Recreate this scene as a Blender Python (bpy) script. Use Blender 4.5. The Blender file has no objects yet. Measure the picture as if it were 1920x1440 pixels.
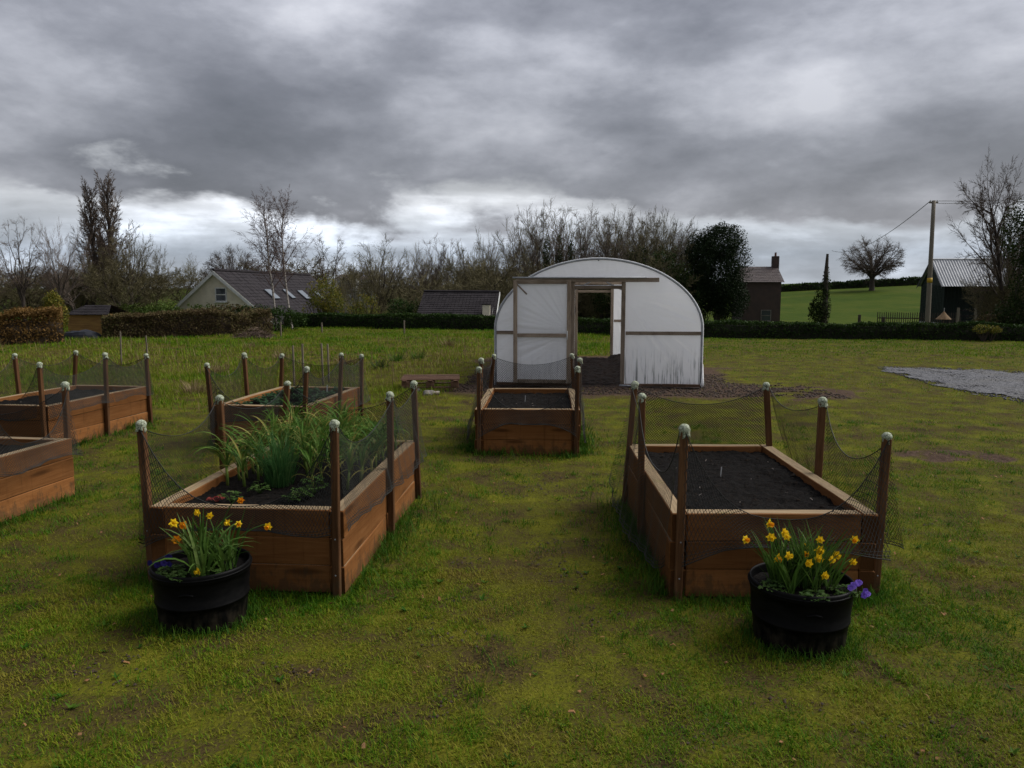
import bpy, math, random
import numpy as np
from mathutils import Vector, Matrix, noise as mnoise

sc = bpy.context.scene
COL = sc.collection
R = math.radians

# ------------------------------------------------------------------ camera
F_PX, W_PX, H_PX = 1442.0, 1920.0, 1440.0          # focal length in photograph pixels
CAM_H, PITCH = 2.05, math.atan(175 / 1442)
cam_d = bpy.data.cameras.new('camera')
cam_d.sensor_width = 36.0
cam_d.lens = F_PX / W_PX * 36.0
cam_d.clip_start, cam_d.clip_end = 0.05, 5000
cam_d.dof.use_dof, cam_d.dof.focus_distance, cam_d.dof.aperture_fstop = True, 8.5, 5.6
cam = bpy.data.objects.new('camera', cam_d)
COL.objects.link(cam)
cam.location = (0, 0, CAM_H)
cam.rotation_euler = (math.pi / 2 - PITCH, 0, 0)
sc.camera = cam

# ------------------------------------------------------------------ node helper
class G:
    def __init__(s, nt):
        s.nt = nt
    def __call__(s, typ, props=None, **ins):
        n = s.nt.nodes.new(typ)
        for k, v in (props or {}).items():
            setattr(n, k, v)
        for k, v in ins.items():
            k = k.replace('_', ' ')
            sk = n.inputs[int(k[1:])] if k[0] == 'i' and k[1:].isdigit() else n.inputs[k]
            s.put(sk, v)
        return n
    def put(s, sk, v):
        if isinstance(v, bpy.types.NodeSocket):
            s.nt.links.new(v, sk)
        elif isinstance(v, bpy.types.Node):
            s.nt.links.new(v.outputs[0], sk)
        else:
            if isinstance(v, (tuple, list)) and len(v) == 3 and sk.type == 'RGBA':
                v = (*v, 1)
            sk.default_value = v
    def math(s, op, a, b=0.0, c=0.0, clamp=False):
        n = s('ShaderNodeMath', {'operation': op, 'use_clamp': clamp})
        for i, v in enumerate((a, b, c)):
            s.put(n.inputs[i], v)
        return n.outputs[0]
    def mix(s, f, a, b, mode='MIX'):
        n = s('ShaderNodeMix', {'data_type': 'RGBA', 'blend_type': mode})
        s.put(n.inputs[0], f); s.put(n.inputs[6], a); s.put(n.inputs[7], b)
        return n.outputs[2]
    def ramp(s, f, stops, interp='LINEAR'):
        n = s('ShaderNodeValToRGB')
        n.color_ramp.interpolation = interp
        el = n.color_ramp.elements
        while len(el) < len(stops):
            el.new(0.5)
        for e, (p, c) in zip(el, stops):
            e.position = p
            e.color = (c, c, c, 1) if not isinstance(c, (tuple, list)) else (*c, 1)
        s.put(n.inputs[0], f)
        return n.outputs[0]
    def rng(s, v, a, b, c=0.0, d=1.0):
        n = s('ShaderNodeMapRange', {'interpolation_type': 'SMOOTHSTEP'})
        for i, q in enumerate((v, a, b, c, d)):
            s.put(n.inputs[i], q)
        return n.outputs[0]
    def noise(s, vec, scale, detail=4, rough=0.55, dist=0.0):
        return s('ShaderNodeTexNoise', Vector=vec, Scale=scale, Detail=detail, Roughness=rough, Distortion=dist).outputs[0]
    def map(s, vec, scale=(1, 1, 1), loc=(0, 0, 0), rot=(0, 0, 0)):
        return s('ShaderNodeMapping', Vector=vec, Scale=scale, Location=loc, Rotation=rot).outputs[0]

# ------------------------------------------------------------------ world: a rain-grey cloud deck with a bright gap low down
SUN_EL, SUN_AZ = R(46), R(74)                       # azimuth from +Y (view direction) towards +X
world = bpy.data.worlds.new('World')
sc.world = world
world.use_nodes = True
world.node_tree.nodes.clear()
g = G(world.node_tree)
tc = g('ShaderNodeTexCoord').outputs['Generated']
sep = g('ShaderNodeSeparateXYZ', Vector=tc)
dz = g.math('MAXIMUM', sep.outputs[2], 0.0)
deck_p = g.map(tc, (1.0, 1.0, 2.3), (3.7, 5.2, 2.4), (R(6), R(-14), 0))
n_big = g.noise(deck_p, 2.1, 2, 0.45, 0.2)
n_mid = g.noise(deck_p, 5.2, 8, 0.54, 0.05)
n_fin = g.noise(g.map(tc, (1, 1, 2.0)), 17.0, 6, 0.6, 0.1)
streak_p = g.map(tc, (2.4, 2.4, 16.0), (1.4, 0.6, 0.3))
n_str = g.noise(streak_p, 1.5, 6, 0.55, 0.2)
n_gap = g.noise(g.map(tc, (3.0, 3.0, 7.0), (2.3, 3.1, 0.7)), 1.7, 7, 0.58, 0.2)
body = g.math('ADD', g.math('MULTIPLY', n_big, 0.50), g.math('ADD', g.math('MULTIPLY', n_mid, 0.42), g.math('MULTIPLY', n_fin, 0.08)))
deck = g.ramp(body, [(0.37, (0.057, 0.060, 0.071)), (0.45, (0.083, 0.086, 0.101)), (0.52, (0.124, 0.128, 0.147)), (0.59, (0.195, 0.200, 0.224)), (0.66, (0.27, 0.275, 0.30))])
deck = g.mix(1.0, deck, g.ramp(dz, [(0.10, 0.78), (0.20, 0.82), (0.36, 1.12), (0.7, 1.2)]), 'MULTIPLY')
lowb = g.ramp(dz, [(0.0, (0.25, 0.272, 0.305)), (0.045, (0.165, 0.188, 0.222)), (0.075, (0.225, 0.243, 0.272)), (0.11, (0.30, 0.31, 0.33))])
lows = g.ramp(g.math('ADD', g.math('MULTIPLY', n_str, 0.42), g.math('MULTIPLY', n_gap, 0.58)), [(0.38, 0.60), (0.47, 0.80), (0.54, 1.15), (0.62, 1.85)])
low = g.mix(1.0, lowb, lows, 'MULTIPLY')
edge = g.math('ADD', dz, g.math('MULTIPLY', g.math('SUBTRACT', n_gap, 0.5), 0.20))
edge = g.math('ADD', edge, g.math('MULTIPLY', g.math('SUBTRACT', n_mid, 0.5), 0.16))
m_deck = g.rng(edge, 0.078, 0.122)
cloud = g.mix(m_deck, low, deck)
sky = g('ShaderNodeTexSky', {'sky_type': 'NISHITA', 'sun_disc': False, 'sun_elevation': SUN_EL, 'sun_rotation': SUN_AZ,
                             'air_density': 1.4, 'dust_density': 2.5})
cloud10 = g.mix(1.0, cloud, (10, 10, 10), 'MULTIPLY')
skyc = g.mix(0.965, sky.outputs[0], cloud10)
bg = g('ShaderNodeBackground', Color=skyc, Strength=0.1)
wo = g('ShaderNodeOutputWorld')
g.put(wo.inputs[0], bg)

# ------------------------------------------------------------------ the sun behind the cloud: one very soft lamp
sd = bpy.data.lights.new('sun', 'SUN')
sd.energy, sd.angle, sd.color = 1.5, R(42), (1.0, 0.975, 0.93)
sun = bpy.data.objects.new('sun', sd)
COL.objects.link(sun)
sdir = Vector((math.cos(SUN_EL) * math.sin(SUN_AZ), math.cos(SUN_EL) * math.cos(SUN_AZ), math.sin(SUN_EL)))
sun.rotation_euler = sdir.to_track_quat('Z', 'Y').to_euler()
sun.location = (0, 0, 40)

vs = sc.view_settings
sc.display_settings.display_device = 'sRGB'
vs.view_transform, vs.look, vs.exposure, vs.gamma = 'Standard', 'None', 1.42, 1.0
vs.use_curve_mapping = False
sc.cycles.use_denoising = True
sc.cycles.max_bounces = 6
sc.cycles.diffuse_bounces = 3
sc.cycles.transmission_bounces = 4
sc.cycles.transparent_max_bounces = 12
sc.cycles.caustics_reflective = sc.cycles.caustics_refractive = False

# ------------------------------------------------------------------ geometry of the photograph
CP, SP = math.cos(PITCH), math.sin(PITCH)
def ray(px, py):
    a, b = (px - 960) / F_PX, (720 - py) / F_PX
    return Vector((a, CP + b * SP, -SP + b * CP))
def at(px, py, Y):
    d = ray(px, py)
    return Vector((0, 0, CAM_H)) + d * (Y / d.y)
def gp(px, py, z=0.0):
    d = ray(px, py)
    return Vector((0, 0, CAM_H)) + d * ((z - CAM_H) / d.z)

def sstep(a, b, x):
    t = np.clip((np.asarray(x, float) - a) / (b - a), 0, 1)
    return t * t * (3 - 2 * t)
_rs = np.random.RandomState(5)
_tab = _rs.rand(256, 256)
def vnoise(x, y, s=1.0):
    x, y = np.asarray(x, float) * s + 1000, np.asarray(y, float) * s + 1000
    i, j = np.floor(x).astype(int), np.floor(y).astype(int)
    u, v = x - i, y - j
    u, v = u * u * (3 - 2 * u), v * v * (3 - 2 * v)
    a, b = _tab[i % 256, j % 256], _tab[(i + 1) % 256, j % 256]
    c, d = _tab[i % 256, (j + 1) % 256], _tab[(i + 1) % 256, (j + 1) % 256]
    return (a * (1 - u) + b * u) * (1 - v) + (c * (1 - u) + d * u) * v
def fbm(x, y, s=1.0, o=4):
    r, a, t = 0, 1.0, 0
    for k in range(o):
        r = r + a * vnoise(x + 17.3 * k, y - 9.1 * k, s * 2 ** k); t += a; a *= 0.5
    return r / t

def terr(x, y):
    x, y = np.asarray(x, float), np.asarray(y, float)
    left = 1 - sstep(-2, 13, x)
    zl = -3.4 * sstep(45, 66, y) + 3.9 * sstep(70, 150, y) + 2.6 * sstep(150, 330, y)
    zr = -0.9 * sstep(30, 56, y) + (2.75 + np.clip((x - 50) * .060, -1.0, 2.6)) * sstep(66, 150, y)
    z = zl * left + zr * (1 - left)
    z = z - 30 * sstep(360, 1800, y)
    z = z + (fbm(x, y, 0.9, 3) - 0.5) * 0.07 * sstep(0, 4, y) + (fbm(x, y, 4.0, 2) - 0.5) * 0.025
    return z
def tz(x, y):
    return float(terr(x, y))

# ------------------------------------------------------------------ tags, empties, meshes
def tag(o, label=None, cat=None, group=None, kind=None):
    for k, v in (('label', label), ('category', cat), ('group', group), ('kind', kind)):
        if v:
            o[k] = v
    return o
def empty(name, loc=(0, 0, 0), rz=0.0, label=None, cat=None, group=None):
    o = bpy.data.objects.new(name, None)
    COL.objects.link(o)
    o.location, o.rotation_euler = loc, (0, 0, rz)
    o.empty_display_size = 0.1
    return tag(o, label, cat, group)
def place(name, me, parent=None, loc=(0, 0, 0), rot=(0, 0, 0), scale=(1, 1, 1)):
    o = bpy.data.objects.new(name, me)
    COL.objects.link(o)
    o.parent = parent
    o.location, o.rotation_euler, o.scale = loc, rot, scale
    return o

class MB:
    def __init__(s):
        s.v, s.f = [], []
    def add(s, vs, fs):
        b = len(s.v)
        s.v += [tuple(v) for v in vs]
        s.f += [tuple(b + i for i in f) for f in fs]
    def box(s, c, d, M=None, taper=1.0):
        x, y, z = d[0] / 2, d[1] / 2, d[2] / 2
        vs = [Vector((sx * x * (taper if sz > 0 else 1), sy * y * (taper if sz > 0 else 1), sz * z)) for sz in (-1, 1) for sx, sy in ((-1, -1), (1, -1), (1, 1), (-1, 1))]
        if M is not None:
            vs = [M @ v for v in vs]
        s.add([v + Vector(c) for v in vs], [(3, 2, 1, 0), (4, 5, 6, 7), (0, 1, 5, 4), (1, 2, 6, 5), (2, 3, 7, 6), (3, 0, 4, 7)])
    def bbox(s, c, d, M=None, b=0.008, segs=1):
        """box along its local x with chamfered long edges, in segments"""
        y, z = d[1] / 2, d[2] / 2
        ring = [(-y + b, -z), (y - b, -z), (y, -z + b), (y, z - b), (y - b, z), (-y + b, z), (-y, z - b), (-y, -z + b)]
        xs = [-d[0] / 2, -d[0] / 2 + b] + [-d[0] / 2 + d[0] * k / segs for k in range(1, segs)] + [d[0] / 2 - b, d[0] / 2]
        vs = []
        for i, x in enumerate(xs):
            e = 1 - b / max(y, z) if i in (0, len(xs) - 1) else 1
            vs += [Vector((x, q[0] * e, q[1] * e)) for q in ring]
        fs = [tuple(range(7, -1, -1)), tuple(range(8 * (len(xs) - 1), 8 * len(xs)))]
        for i in range(len(xs) - 1):
            fs += [(8 * i + k, 8 * i + (k + 1) % 8, 8 * i + 8 + (k + 1) % 8, 8 * i + 8 + k) for k in range(8)]
        if M is not None:
            vs = [M @ v for v in vs]
        s.add([v + Vector(c) for v in vs], fs)
    def tube(s, pts, rad, n=6, cap=True):
        pts = [Vector(p) for p in pts]
        if not isinstance(rad, (list, tuple)):
            rad = [rad] * len(pts)
        b = len(s.v)
        up = None
        for i, p in enumerate(pts):
            t = (pts[min(i + 1, len(pts) - 1)] - pts[max(i - 1, 0)]).normalized()
            if up is None:
                up = t.orthogonal().normalized()
            up = (up - t * up.dot(t)).normalized()
            w = t.cross(up)
            for k in range(n):
                a = 2 * math.pi * k / n
                s.v.append(tuple(p + (up * math.cos(a) + w * math.sin(a)) * rad[i]))
        for i in range(len(pts) - 1):
            s.f += [(b + i * n + k, b + i * n + (k + 1) % n, b + (i + 1) * n + (k + 1) % n, b + (i + 1) * n + k) for k in range(n)]
        if cap:
            s.f.append(tuple(b + k for k in range(n - 1, -1, -1)))
            s.f.append(tuple(b + (len(pts) - 1) * n + k for k in range(n)))
    def lathe(s, prof, n=32, c=(0, 0, 0)):
        b = len(s.v)
        for r, z in prof:
            for k in range(n):
                a = 2 * math.pi * k / n
                s.v.append((c[0] + r * math.cos(a), c[1] + r * math.sin(a), c[2] + z))
        for i in range(len(prof) - 1):
            s.f += [(b + i * n + k, b + i * n + (k + 1) % n, b + (i + 1) * n + (k + 1) % n, b + (i + 1) * n + k) for k in range(n)]
    def strap(s, base, az, length, width, lean, droop, segs=6, fold=0.25, twist=0.0, taper=1.6):
        """a strap leaf: starts at lean from vertical, bends over by droop"""
        p = Vector(base)
        h = Vector((math.cos(az), math.sin(az), 0))
        sd = Vector((-math.sin(az), math.cos(az), 0))
        b = len(s.v)
        for i in range(segs + 1):
            t = i / segs
            th = lean + droop * t ** 1.5
            d = h * math.sin(th) + Vector((0, 0, 1)) * math.cos(th)
            nrm = h * -math.cos(th) + Vector((0, 0, 1)) * math.sin(th)
            w = width * 0.5 * (min(1, 0.55 + 2 * t)) * (1 - t ** taper) + 0.0006
            a = twist * t
            sv = sd * math.cos(a) + nrm * math.sin(a)
            s.v += [tuple(p - sv * w + nrm * fold * w), tuple(p), tuple(p + sv * w + nrm * fold * w)]
            p = p + d * (length / segs)
        for i in range(segs):
            k = b + 3 * i
            s.f += [(k, k + 1, k + 4, k + 3), (k + 1, k + 2, k + 5, k + 4)]
        return p
    def mesh(s, name, m, smooth=False):
        me = bpy.data.meshes.new(name)
        me.from_pydata(s.v, [], s.f)
        for x in (m if isinstance(m, (list, tuple)) else [m]):
            me.materials.append(x)
        if smooth:
            me.polygons.foreach_set('use_smooth', [True] * len(me.polygons))
        me.update()
        return me
    def obj(s, name, m, parent=None, smooth=False, loc=(0, 0, 0), rot=(0, 0, 0)):
        return place(name, s.mesh(name, m, smooth), parent, loc, rot)

def np_mesh(name, verts, faces, m, attrs=None, smooth=False):
    """faces: (n, k) index array"""
    me = bpy.data.meshes.new(name)
    verts = np.asarray(verts, np.float32).reshape(-1, 3)
    faces = np.asarray(faces, np.int32)
    n, k = faces.shape
    me.vertices.add(len(verts)); me.vertices.foreach_set('co', verts.ravel())
    me.loops.add(n * k); me.loops.foreach_set('vertex_index', faces.ravel())
    me.polygons.add(n); me.polygons.foreach_set('loop_start', np.arange(0, n * k, k, dtype=np.int32))
    me.update(calc_edges=True)
    for an, av in (attrs or {}).items():
        at_ = me.attributes.new(an, 'FLOAT', 'POINT')
        at_.data.foreach_set('value', np.asarray(av, np.float32))
    if smooth:
        me.polygons.foreach_set('use_smooth', np.ones(n, bool))
    me.materials.append(m)
    me.validate()
    return me
def copy_tree(o, parent=None):
    c = o.copy()
    COL.objects.link(c)
    c.parent = parent
    for ch in list(o.children):
        copy_tree(ch, c)
    return c

# ------------------------------------------------------------------ materials
def new_mat(name):
    m = bpy.data.materials.new(name)
    m.use_nodes = True
    m.node_tree.nodes.clear()
    return m, G(m.node_tree)
def finish(g, shader, disp=None):
    o = g('ShaderNodeOutputMaterial')
    g.put(o.inputs[0], shader)
def bump(g, h, strength=0.4, dist=0.02):
    return g('ShaderNodeBump', Height=h, Strength=strength, Distance=dist).outputs[0]
def prin(g, col, rough=0.7, nrm=None, **kw):
    p = g('ShaderNodeBsdfPrincipled')
    g.put(p.inputs['Base Color'], col)
    g.put(p.inputs['Roughness'], rough)
    p.inputs['Specular IOR Level'].default_value = kw.pop('spec', 0.3)
    if nrm is not None:
        g.put(p.inputs['Normal'], nrm)
    for k, v in kw.items():
        g.put(p.inputs[k.replace('_', ' ')], v)
    return p.outputs[0]
MATS = {}
def plain(name, a, b=None, scale=6.0, rough=0.7, bs=0.3, bd=0.01, spec=0.3, stretch=(1, 1, 1), rnd=0.0, detail=5):
    """two tones over noise in object space, fine bump, per-object brightness"""
    m, g = new_mat(name)
    tc = g('ShaderNodeTexCoord').outputs['Object']
    oi = g('ShaderNodeObjectInfo').outputs['Random']
    off = g('ShaderNodeCombineXYZ', X=g.math('MULTIPLY', oi, 37.0), Y=g.math('MULTIPLY', oi, 91.0), Z=0.0).outputs[0]
    v = g('ShaderNodeVectorMath', {'operation': 'ADD'})
    g.put(v.inputs[0], g.map(tc, stretch)); g.put(v.inputs[1], off)
    n = g.noise(v.outputs[0], scale, detail, 0.6)
    c = g.mix(g.rng(n, 0.3, 0.7), a, b or tuple(x * 0.6 for x in a))
    if rnd:
        c = g.mix(1.0, c, g.ramp(oi, [(0, 1 - rnd), (1, 1 + rnd)]), 'MULTIPLY')
    finish(g, prin(g, c, rough, bump(g, n, bs, bd) if bs else None, spec=spec))
    MATS[name] = m
    return m
def leafy(name, cols, trans=0.35, rough=0.55, attr=True, nscale=1.2, spec=0.06):
    """leaf material: per-piece tint (attribute) between the colours, world noise for drifts, some light through"""
    m, g = new_mat(name)
    t = g('ShaderNodeAttribute', {'attribute_name': 'tint'}).outputs['Fac']
    pos = g('ShaderNodeNewGeometry').outputs['Position']
    n = g.noise(pos, nscale, 4, 0.6)
    f = g.math('ADD', g.math('MULTIPLY', t, 0.75), g.math('MULTIPLY', g.math('SUBTRACT', n, 0.35), 0.75), clamp=True)
    k = len(cols)
    c = g.ramp(f, [(i / (k - 1), cols[i]) for i in range(k)])
    p = prin(g, c, rough, spec=spec)
    tr = g('ShaderNodeBsdfTranslucent', Color=c)
    mx = g('ShaderNodeMixShader', Fac=trans)
    g.put(mx.inputs[1], p); g.put(mx.inputs[2], tr.outputs[0])
    finish(g, mx.outputs[0])
    MATS[name] = m
    return m

def timber(name, cols, top=None, wear=0.5, rough=0.72):
    m, g = new_mat(name)
    tc = g('ShaderNodeTexCoord').outputs['Object']
    oi = g('ShaderNodeObjectInfo').outputs['Random']
    off = g('ShaderNodeCombineXYZ', X=g.math('MULTIPLY', oi, 53.0), Y=g.math('MULTIPLY', oi, 19.0), Z=g.math('MULTIPLY', oi, 7.0)).outputs[0]
    v = g('ShaderNodeVectorMath', {'operation': 'ADD'})
    g.put(v.inputs[0], tc); g.put(v.inputs[1], off)
    v = v.outputs[0]
    grain = g.noise(g.map(v, (1.4, 26, 26)), 2.2, 6, 0.62, 0.6)
    band = g.noise(g.map(v, (0.9, 6, 6)), 1.6, 4, 0.55, 1.2)
    blot = g.noise(v, 3.2, 5, 0.6)
    vor = g('ShaderNodeTexVoronoi', Vector=g.map(v, (1.0, 5.5, 5.5)), Scale=1.15, Randomness=1.0)
    knot = g.rng(vor.outputs['Distance'], 0.06, 0.22, 1.0, 0.0)
    f = g.math('ADD', g.math('MULTIPLY', grain, 0.5), g.math('MULTIPLY', band, 0.5))
    c = g.ramp(f, [(0.34, cols[0]), (0.5, cols[1]), (0.66, cols[2])])
    c = g.mix(g.math('MULTIPLY', g.rng(blot, 0.52, 0.75), 0.3), c, tuple(x * 0.5 for x in cols[0]))
    c = g.mix(g.math('MULTIPLY', knot, 0.75), c, tuple(x * 0.35 for x in cols[0]))
    c = g.mix(1.0, c, g.ramp(oi, [(0, 0.78), (1, 1.18)]), 'MULTIPLY')
    wp = g('ShaderNodeNewGeometry').outputs['Position']
    wz = g('ShaderNodeSeparateXYZ', Vector=wp).outputs[2]
    sn_ = g.noise(g.map(wp, (1, 1, .5)), 16, 5, 0.65)
    spl = g.rng(g.math('SUBTRACT', wz, g.math('MULTIPLY', g.math('SUBTRACT', sn_, 0.38), 0.75)), -0.06, 0.05, 1.0, 0.0)
    c = g.mix(g.math('MULTIPLY', spl, 0.55), c, (0.050, 0.036, 0.020))
    drip = g.noise(g.map(wp, (26, 26, 1.1)), 1.0, 4, 0.6)
    c = g.mix(g.math('MULTIPLY', g.rng(drip, 0.56, 0.72), 0.35), c, tuple(x * 0.4 for x in cols[0]))
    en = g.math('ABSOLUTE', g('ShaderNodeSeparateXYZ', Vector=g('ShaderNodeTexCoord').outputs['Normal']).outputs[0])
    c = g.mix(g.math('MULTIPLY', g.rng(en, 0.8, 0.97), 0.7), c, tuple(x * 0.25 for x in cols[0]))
    if top:  # weathered rim tops, with skylight also painted into their paler colour
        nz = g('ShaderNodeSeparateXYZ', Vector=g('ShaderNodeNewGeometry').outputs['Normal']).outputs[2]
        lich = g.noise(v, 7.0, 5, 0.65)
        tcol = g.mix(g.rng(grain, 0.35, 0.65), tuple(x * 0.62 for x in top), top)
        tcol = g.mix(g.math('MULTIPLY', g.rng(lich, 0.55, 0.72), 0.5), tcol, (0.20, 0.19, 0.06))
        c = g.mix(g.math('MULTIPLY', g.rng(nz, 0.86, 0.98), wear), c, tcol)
    h = g.math('ADD', grain, g.math('MULTIPLY', blot, 0.4))
    finish(g, prin(g, c, rough, bump(g, h, 0.5, 0.006), spec=0.08))
    MATS[name] = m
    return m

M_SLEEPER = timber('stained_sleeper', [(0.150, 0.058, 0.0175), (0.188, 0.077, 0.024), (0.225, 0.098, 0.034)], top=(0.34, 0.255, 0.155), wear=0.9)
M_POST = timber('stained_post', [(0.062, 0.028, 0.012), (0.105, 0.050, 0.022), (0.160, 0.082, 0.038)])
M_GREYWOOD = timber('weathered_wood', [(0.14, 0.105, 0.075), (0.25, 0.195, 0.145), (0.36, 0.295, 0.225)])
M_PALEWOOD = timber('pale_stake_wood', [(0.11, 0.088, 0.066), (0.18, 0.15, 0.115), (0.25, 0.21, 0.165)])
M_PALLET = timber('pallet_wood', [(0.075, 0.042, 0.028), (0.140, 0.080, 0.052), (0.21, 0.130, 0.090)])
M_NET = plain('black_net', (0.010, 0.011, 0.010), (0.016, 0.017, 0.015), rough=0.6, bs=0)
M_METAL = plain('galvanised_steel', (0.36, 0.38, 0.40), (0.24, 0.25, 0.27), 12, 0.42, 0.1, 0.002, 0.5)
M_PLASTIC = plain('black_tub_plastic', (0.0018, 0.0018, 0.0020), (0.0036, 0.0034, 0.0032), 5, 0.5, 0.25, 0.003, 0.10)
M_WHITE = plain('white_paint', (0.62, 0.62, 0.60), (0.48, 0.48, 0.46), 5, 0.5, 0.1)
M_RENDER = plain('cream_render', (0.62, 0.56, 0.44), (0.52, 0.47, 0.37), 3, 0.85, 0.4, 0.01)
M_WHITEWALL = plain('white_render', (0.50, 0.50, 0.49), (0.36, 0.36, 0.35), 2, 0.85, 0.3)
M_SLATE = plain('roof_tile', (0.017, 0.0145, 0.0165), (0.030, 0.026, 0.028), 2.2, 0.85, 0.4, 0.01, 0.12, rnd=0.15)
M_BRICK = plain('far_brick', (0.070, 0.046, 0.038), (0.052, 0.038, 0.033), 3, 0.85, 0.3)
M_OLDROOF = plain('old_roof', (0.085, 0.066, 0.062), (0.055, 0.043, 0.042), 3, 0.8, 0.3)
M_GLASS = plain('window_glass', (0.05, 0.06, 0.07), (0.03, 0.035, 0.045), 1, 0.08, 0, spec=0.6)
M_SKYLIGHT = plain('skylight_glass', (0.16, 0.18, 0.20), (0.12, 0.14, 0.16), 1, 0.15, 0, spec=0.5)
M_BARN = plain('green_barn_sheet', (0.006, 0.015, 0.010), (0.004, 0.010, 0.007), 2, 0.6, 0.2)
M_TIN = plain('tin_roof', (0.33, 0.34, 0.36), (0.24, 0.25, 0.27), 1.2, 0.5, 0.2, spec=0.4)
M_BARK = plain('dark_bark', (0.060, 0.046, 0.036), (0.030, 0.024, 0.019), 9, 0.9, 0.6, 0.02, stretch=(1, 1, .3))
M_TWIG = plain('twig_bark', (0.120, 0.088, 0.066), (0.070, 0.052, 0.040), 3, 0.9, 0)
M_TWIGRED = plain('birch_twig', (0.115, 0.072, 0.060), (0.07, 0.046, 0.04), 3, 0.9, 0)
M_TWIGOLIVE = plain('budding_twig', (0.130, 0.112, 0.050), (0.084, 0.070, 0.036), 3, 0.9, 0)
M_BIRCH = plain('birch_bark', (0.42, 0.38, 0.34), (0.10, 0.08, 0.07), 5, 0.8, 0.3, stretch=(1, 1, 2.5))
M_POLE = plain('pole_wood', (0.21, 0.185, 0.145), (0.13, 0.11, 0.085), 5, 0.85, 0.3, stretch=(8, 8, .4))
M_STONE = plain('grey_stone', (0.20, 0.18, 0.16), (0.11, 0.10, 0.09), 4, 0.85, 0.6, 0.03)
M_SLAB = plain('pale_slab', (0.33, 0.28, 0.25), (0.25, 0.21, 0.185), 5, 0.85, 0.4)
M_TAN = plain('tan_boards', (0.32, 0.185, 0.055), (0.22, 0.12, 0.04), 2, 0.8, 0.3, stretch=(1, 1, 6))
M_TARP = plain('dark_sheet', (0.012, 0.014, 0.020), (0.02, 0.022, 0.03), 2, 0.5, 0.4)
M_THATCH = plain('thatch', (0.26, 0.17, 0.09), (0.17, 0.11, 0.06), 8, 0.9, 0.6, stretch=(1, 1, .3))
M_CLAY = plain('red_earth', (0.16, 0.075, 0.045), (0.10, 0.05, 0.035), 3, 0.9, 0.5, 0.05)
M_YELLOWBAND = plain('yellow_band', (0.55, 0.36, 0.03), (0.45, 0.28, 0.03), 3, 0.6, 0)
M_DARK = plain('barn_interior', (0.008, 0.008, 0.008), (0.012, 0.011, 0.010), 2, 0.9, 0)

m, g = new_mat('scuffed_tub_plastic')
tc = g('ShaderNodeTexCoord').outputs['Object']
sp = g('ShaderNodeSeparateXYZ', Vector=tc)
n1, n2 = g.noise(g.map(tc, (1, 1, 2.2)), 9, 6, 0.65), g.noise(g.map(tc, (1, 1, .25)), 28, 4, 0.6)
c = g.mix(g.rng(n1, 0.35, 0.7), (0.0018, 0.0018, 0.0020), (0.0045, 0.0043, 0.0042))
mudf = g.math('MULTIPLY', g.rng(g.math('ADD', sp.outputs[2], g.math('MULTIPLY', n1, -0.20)), -0.06, 0.07, 1.0, 0.0), g.rng(n2, 0.35, 0.65))
c = g.mix(g.math('MULTIPLY', mudf, 0.75), c, (0.040, 0.032, 0.022))
finish(g, prin(g, c, g.ramp(n1, [(0.3, 0.42), (0.7, 0.62)]), bump(g, n1, 0.2, 0.003), spec=0.07))
M_PLASTIC = m

L_GRASS = leafy('lawn_grass', [(0.016, 0.070, 0.003), (0.056, 0.140, 0.005), (0.130, 0.186, 0.008), (0.215, 0.205, 0.020), (0.165, 0.115, 0.034)], 0.3, nscale=0.85)
L_LUSH = leafy('lush_grass', [(0.020, 0.066, 0.007), (0.042, 0.108, 0.010), (0.085, 0.140, 0.014)], 0.3, nscale=1.1)
L_ROUGH = leafy('rough_grass', [(0.030, 0.100, 0.003), (0.085, 0.172, 0.005), (0.155, 0.200, 0.009), (0.180, 0.155, 0.045), (0.150, 0.095, 0.042)], 0.3, nscale=0.5)
L_FIELD = leafy('field_tuft', [(0.045, 0.10, 0.012), (0.075, 0.135, 0.016), (0.11, 0.15, 0.025)], 0.3, nscale=0.25)
L_DEAD = leafy('dead_grass', [(0.10, 0.068, 0.032), (0.19, 0.14, 0.07), (0.27, 0.21, 0.115)], 0.2)
L_HEDGE = leafy('dark_hedge_leaf', [(0.010, 0.022, 0.006), (0.024, 0.048, 0.010), (0.055, 0.085, 0.018)], 0.2)
L_BROWN = leafy('brown_hedge_leaf', [(0.045, 0.030, 0.017), (0.085, 0.058, 0.030), (0.105, 0.085, 0.035), (0.07, 0.085, 0.025)], 0.2, nscale=0.7)
L_GREENB = leafy('green_shrub_leaf', [(0.026, 0.046, 0.010), (0.055, 0.085, 0.016), (0.085, 0.115, 0.022)], 0.25)
L_YELLOW = leafy('yellow_shrub_leaf', [(0.055, 0.085, 0.014), (0.12, 0.125, 0.02), (0.25, 0.17, 0.03)], 0.25)
L_YEW = leafy('yew_leaf', [(0.006, 0.012, 0.005), (0.012, 0.022, 0.008), (0.022, 0.034, 0.012)], 0.12)
L_IVY = leafy('ivy_leaf', [(0.010, 0.020, 0.006), (0.024, 0.040, 0.010), (0.050, 0.062, 0.018)], 0.2)
L_BEECH = leafy('beech_leaf', [(0.09, 0.050, 0.018), (0.17, 0.098, 0.032), (0.24, 0.145, 0.045)], 0.25)
L_LEEK = leafy('leek_leaf', [(0.028, 0.078, 0.012), (0.066, 0.140, 0.020), (0.130, 0.195, 0.040), (0.34, 0.27, 0.080)], 0.3, 0.42, nscale=5.0)
L_CHIVE = leafy('chive_leaf', [(0.024, 0.075, 0.022), (0.048, 0.125, 0.035), (0.10, 0.165, 0.05)], 0.3, 0.42, nscale=6)
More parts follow.
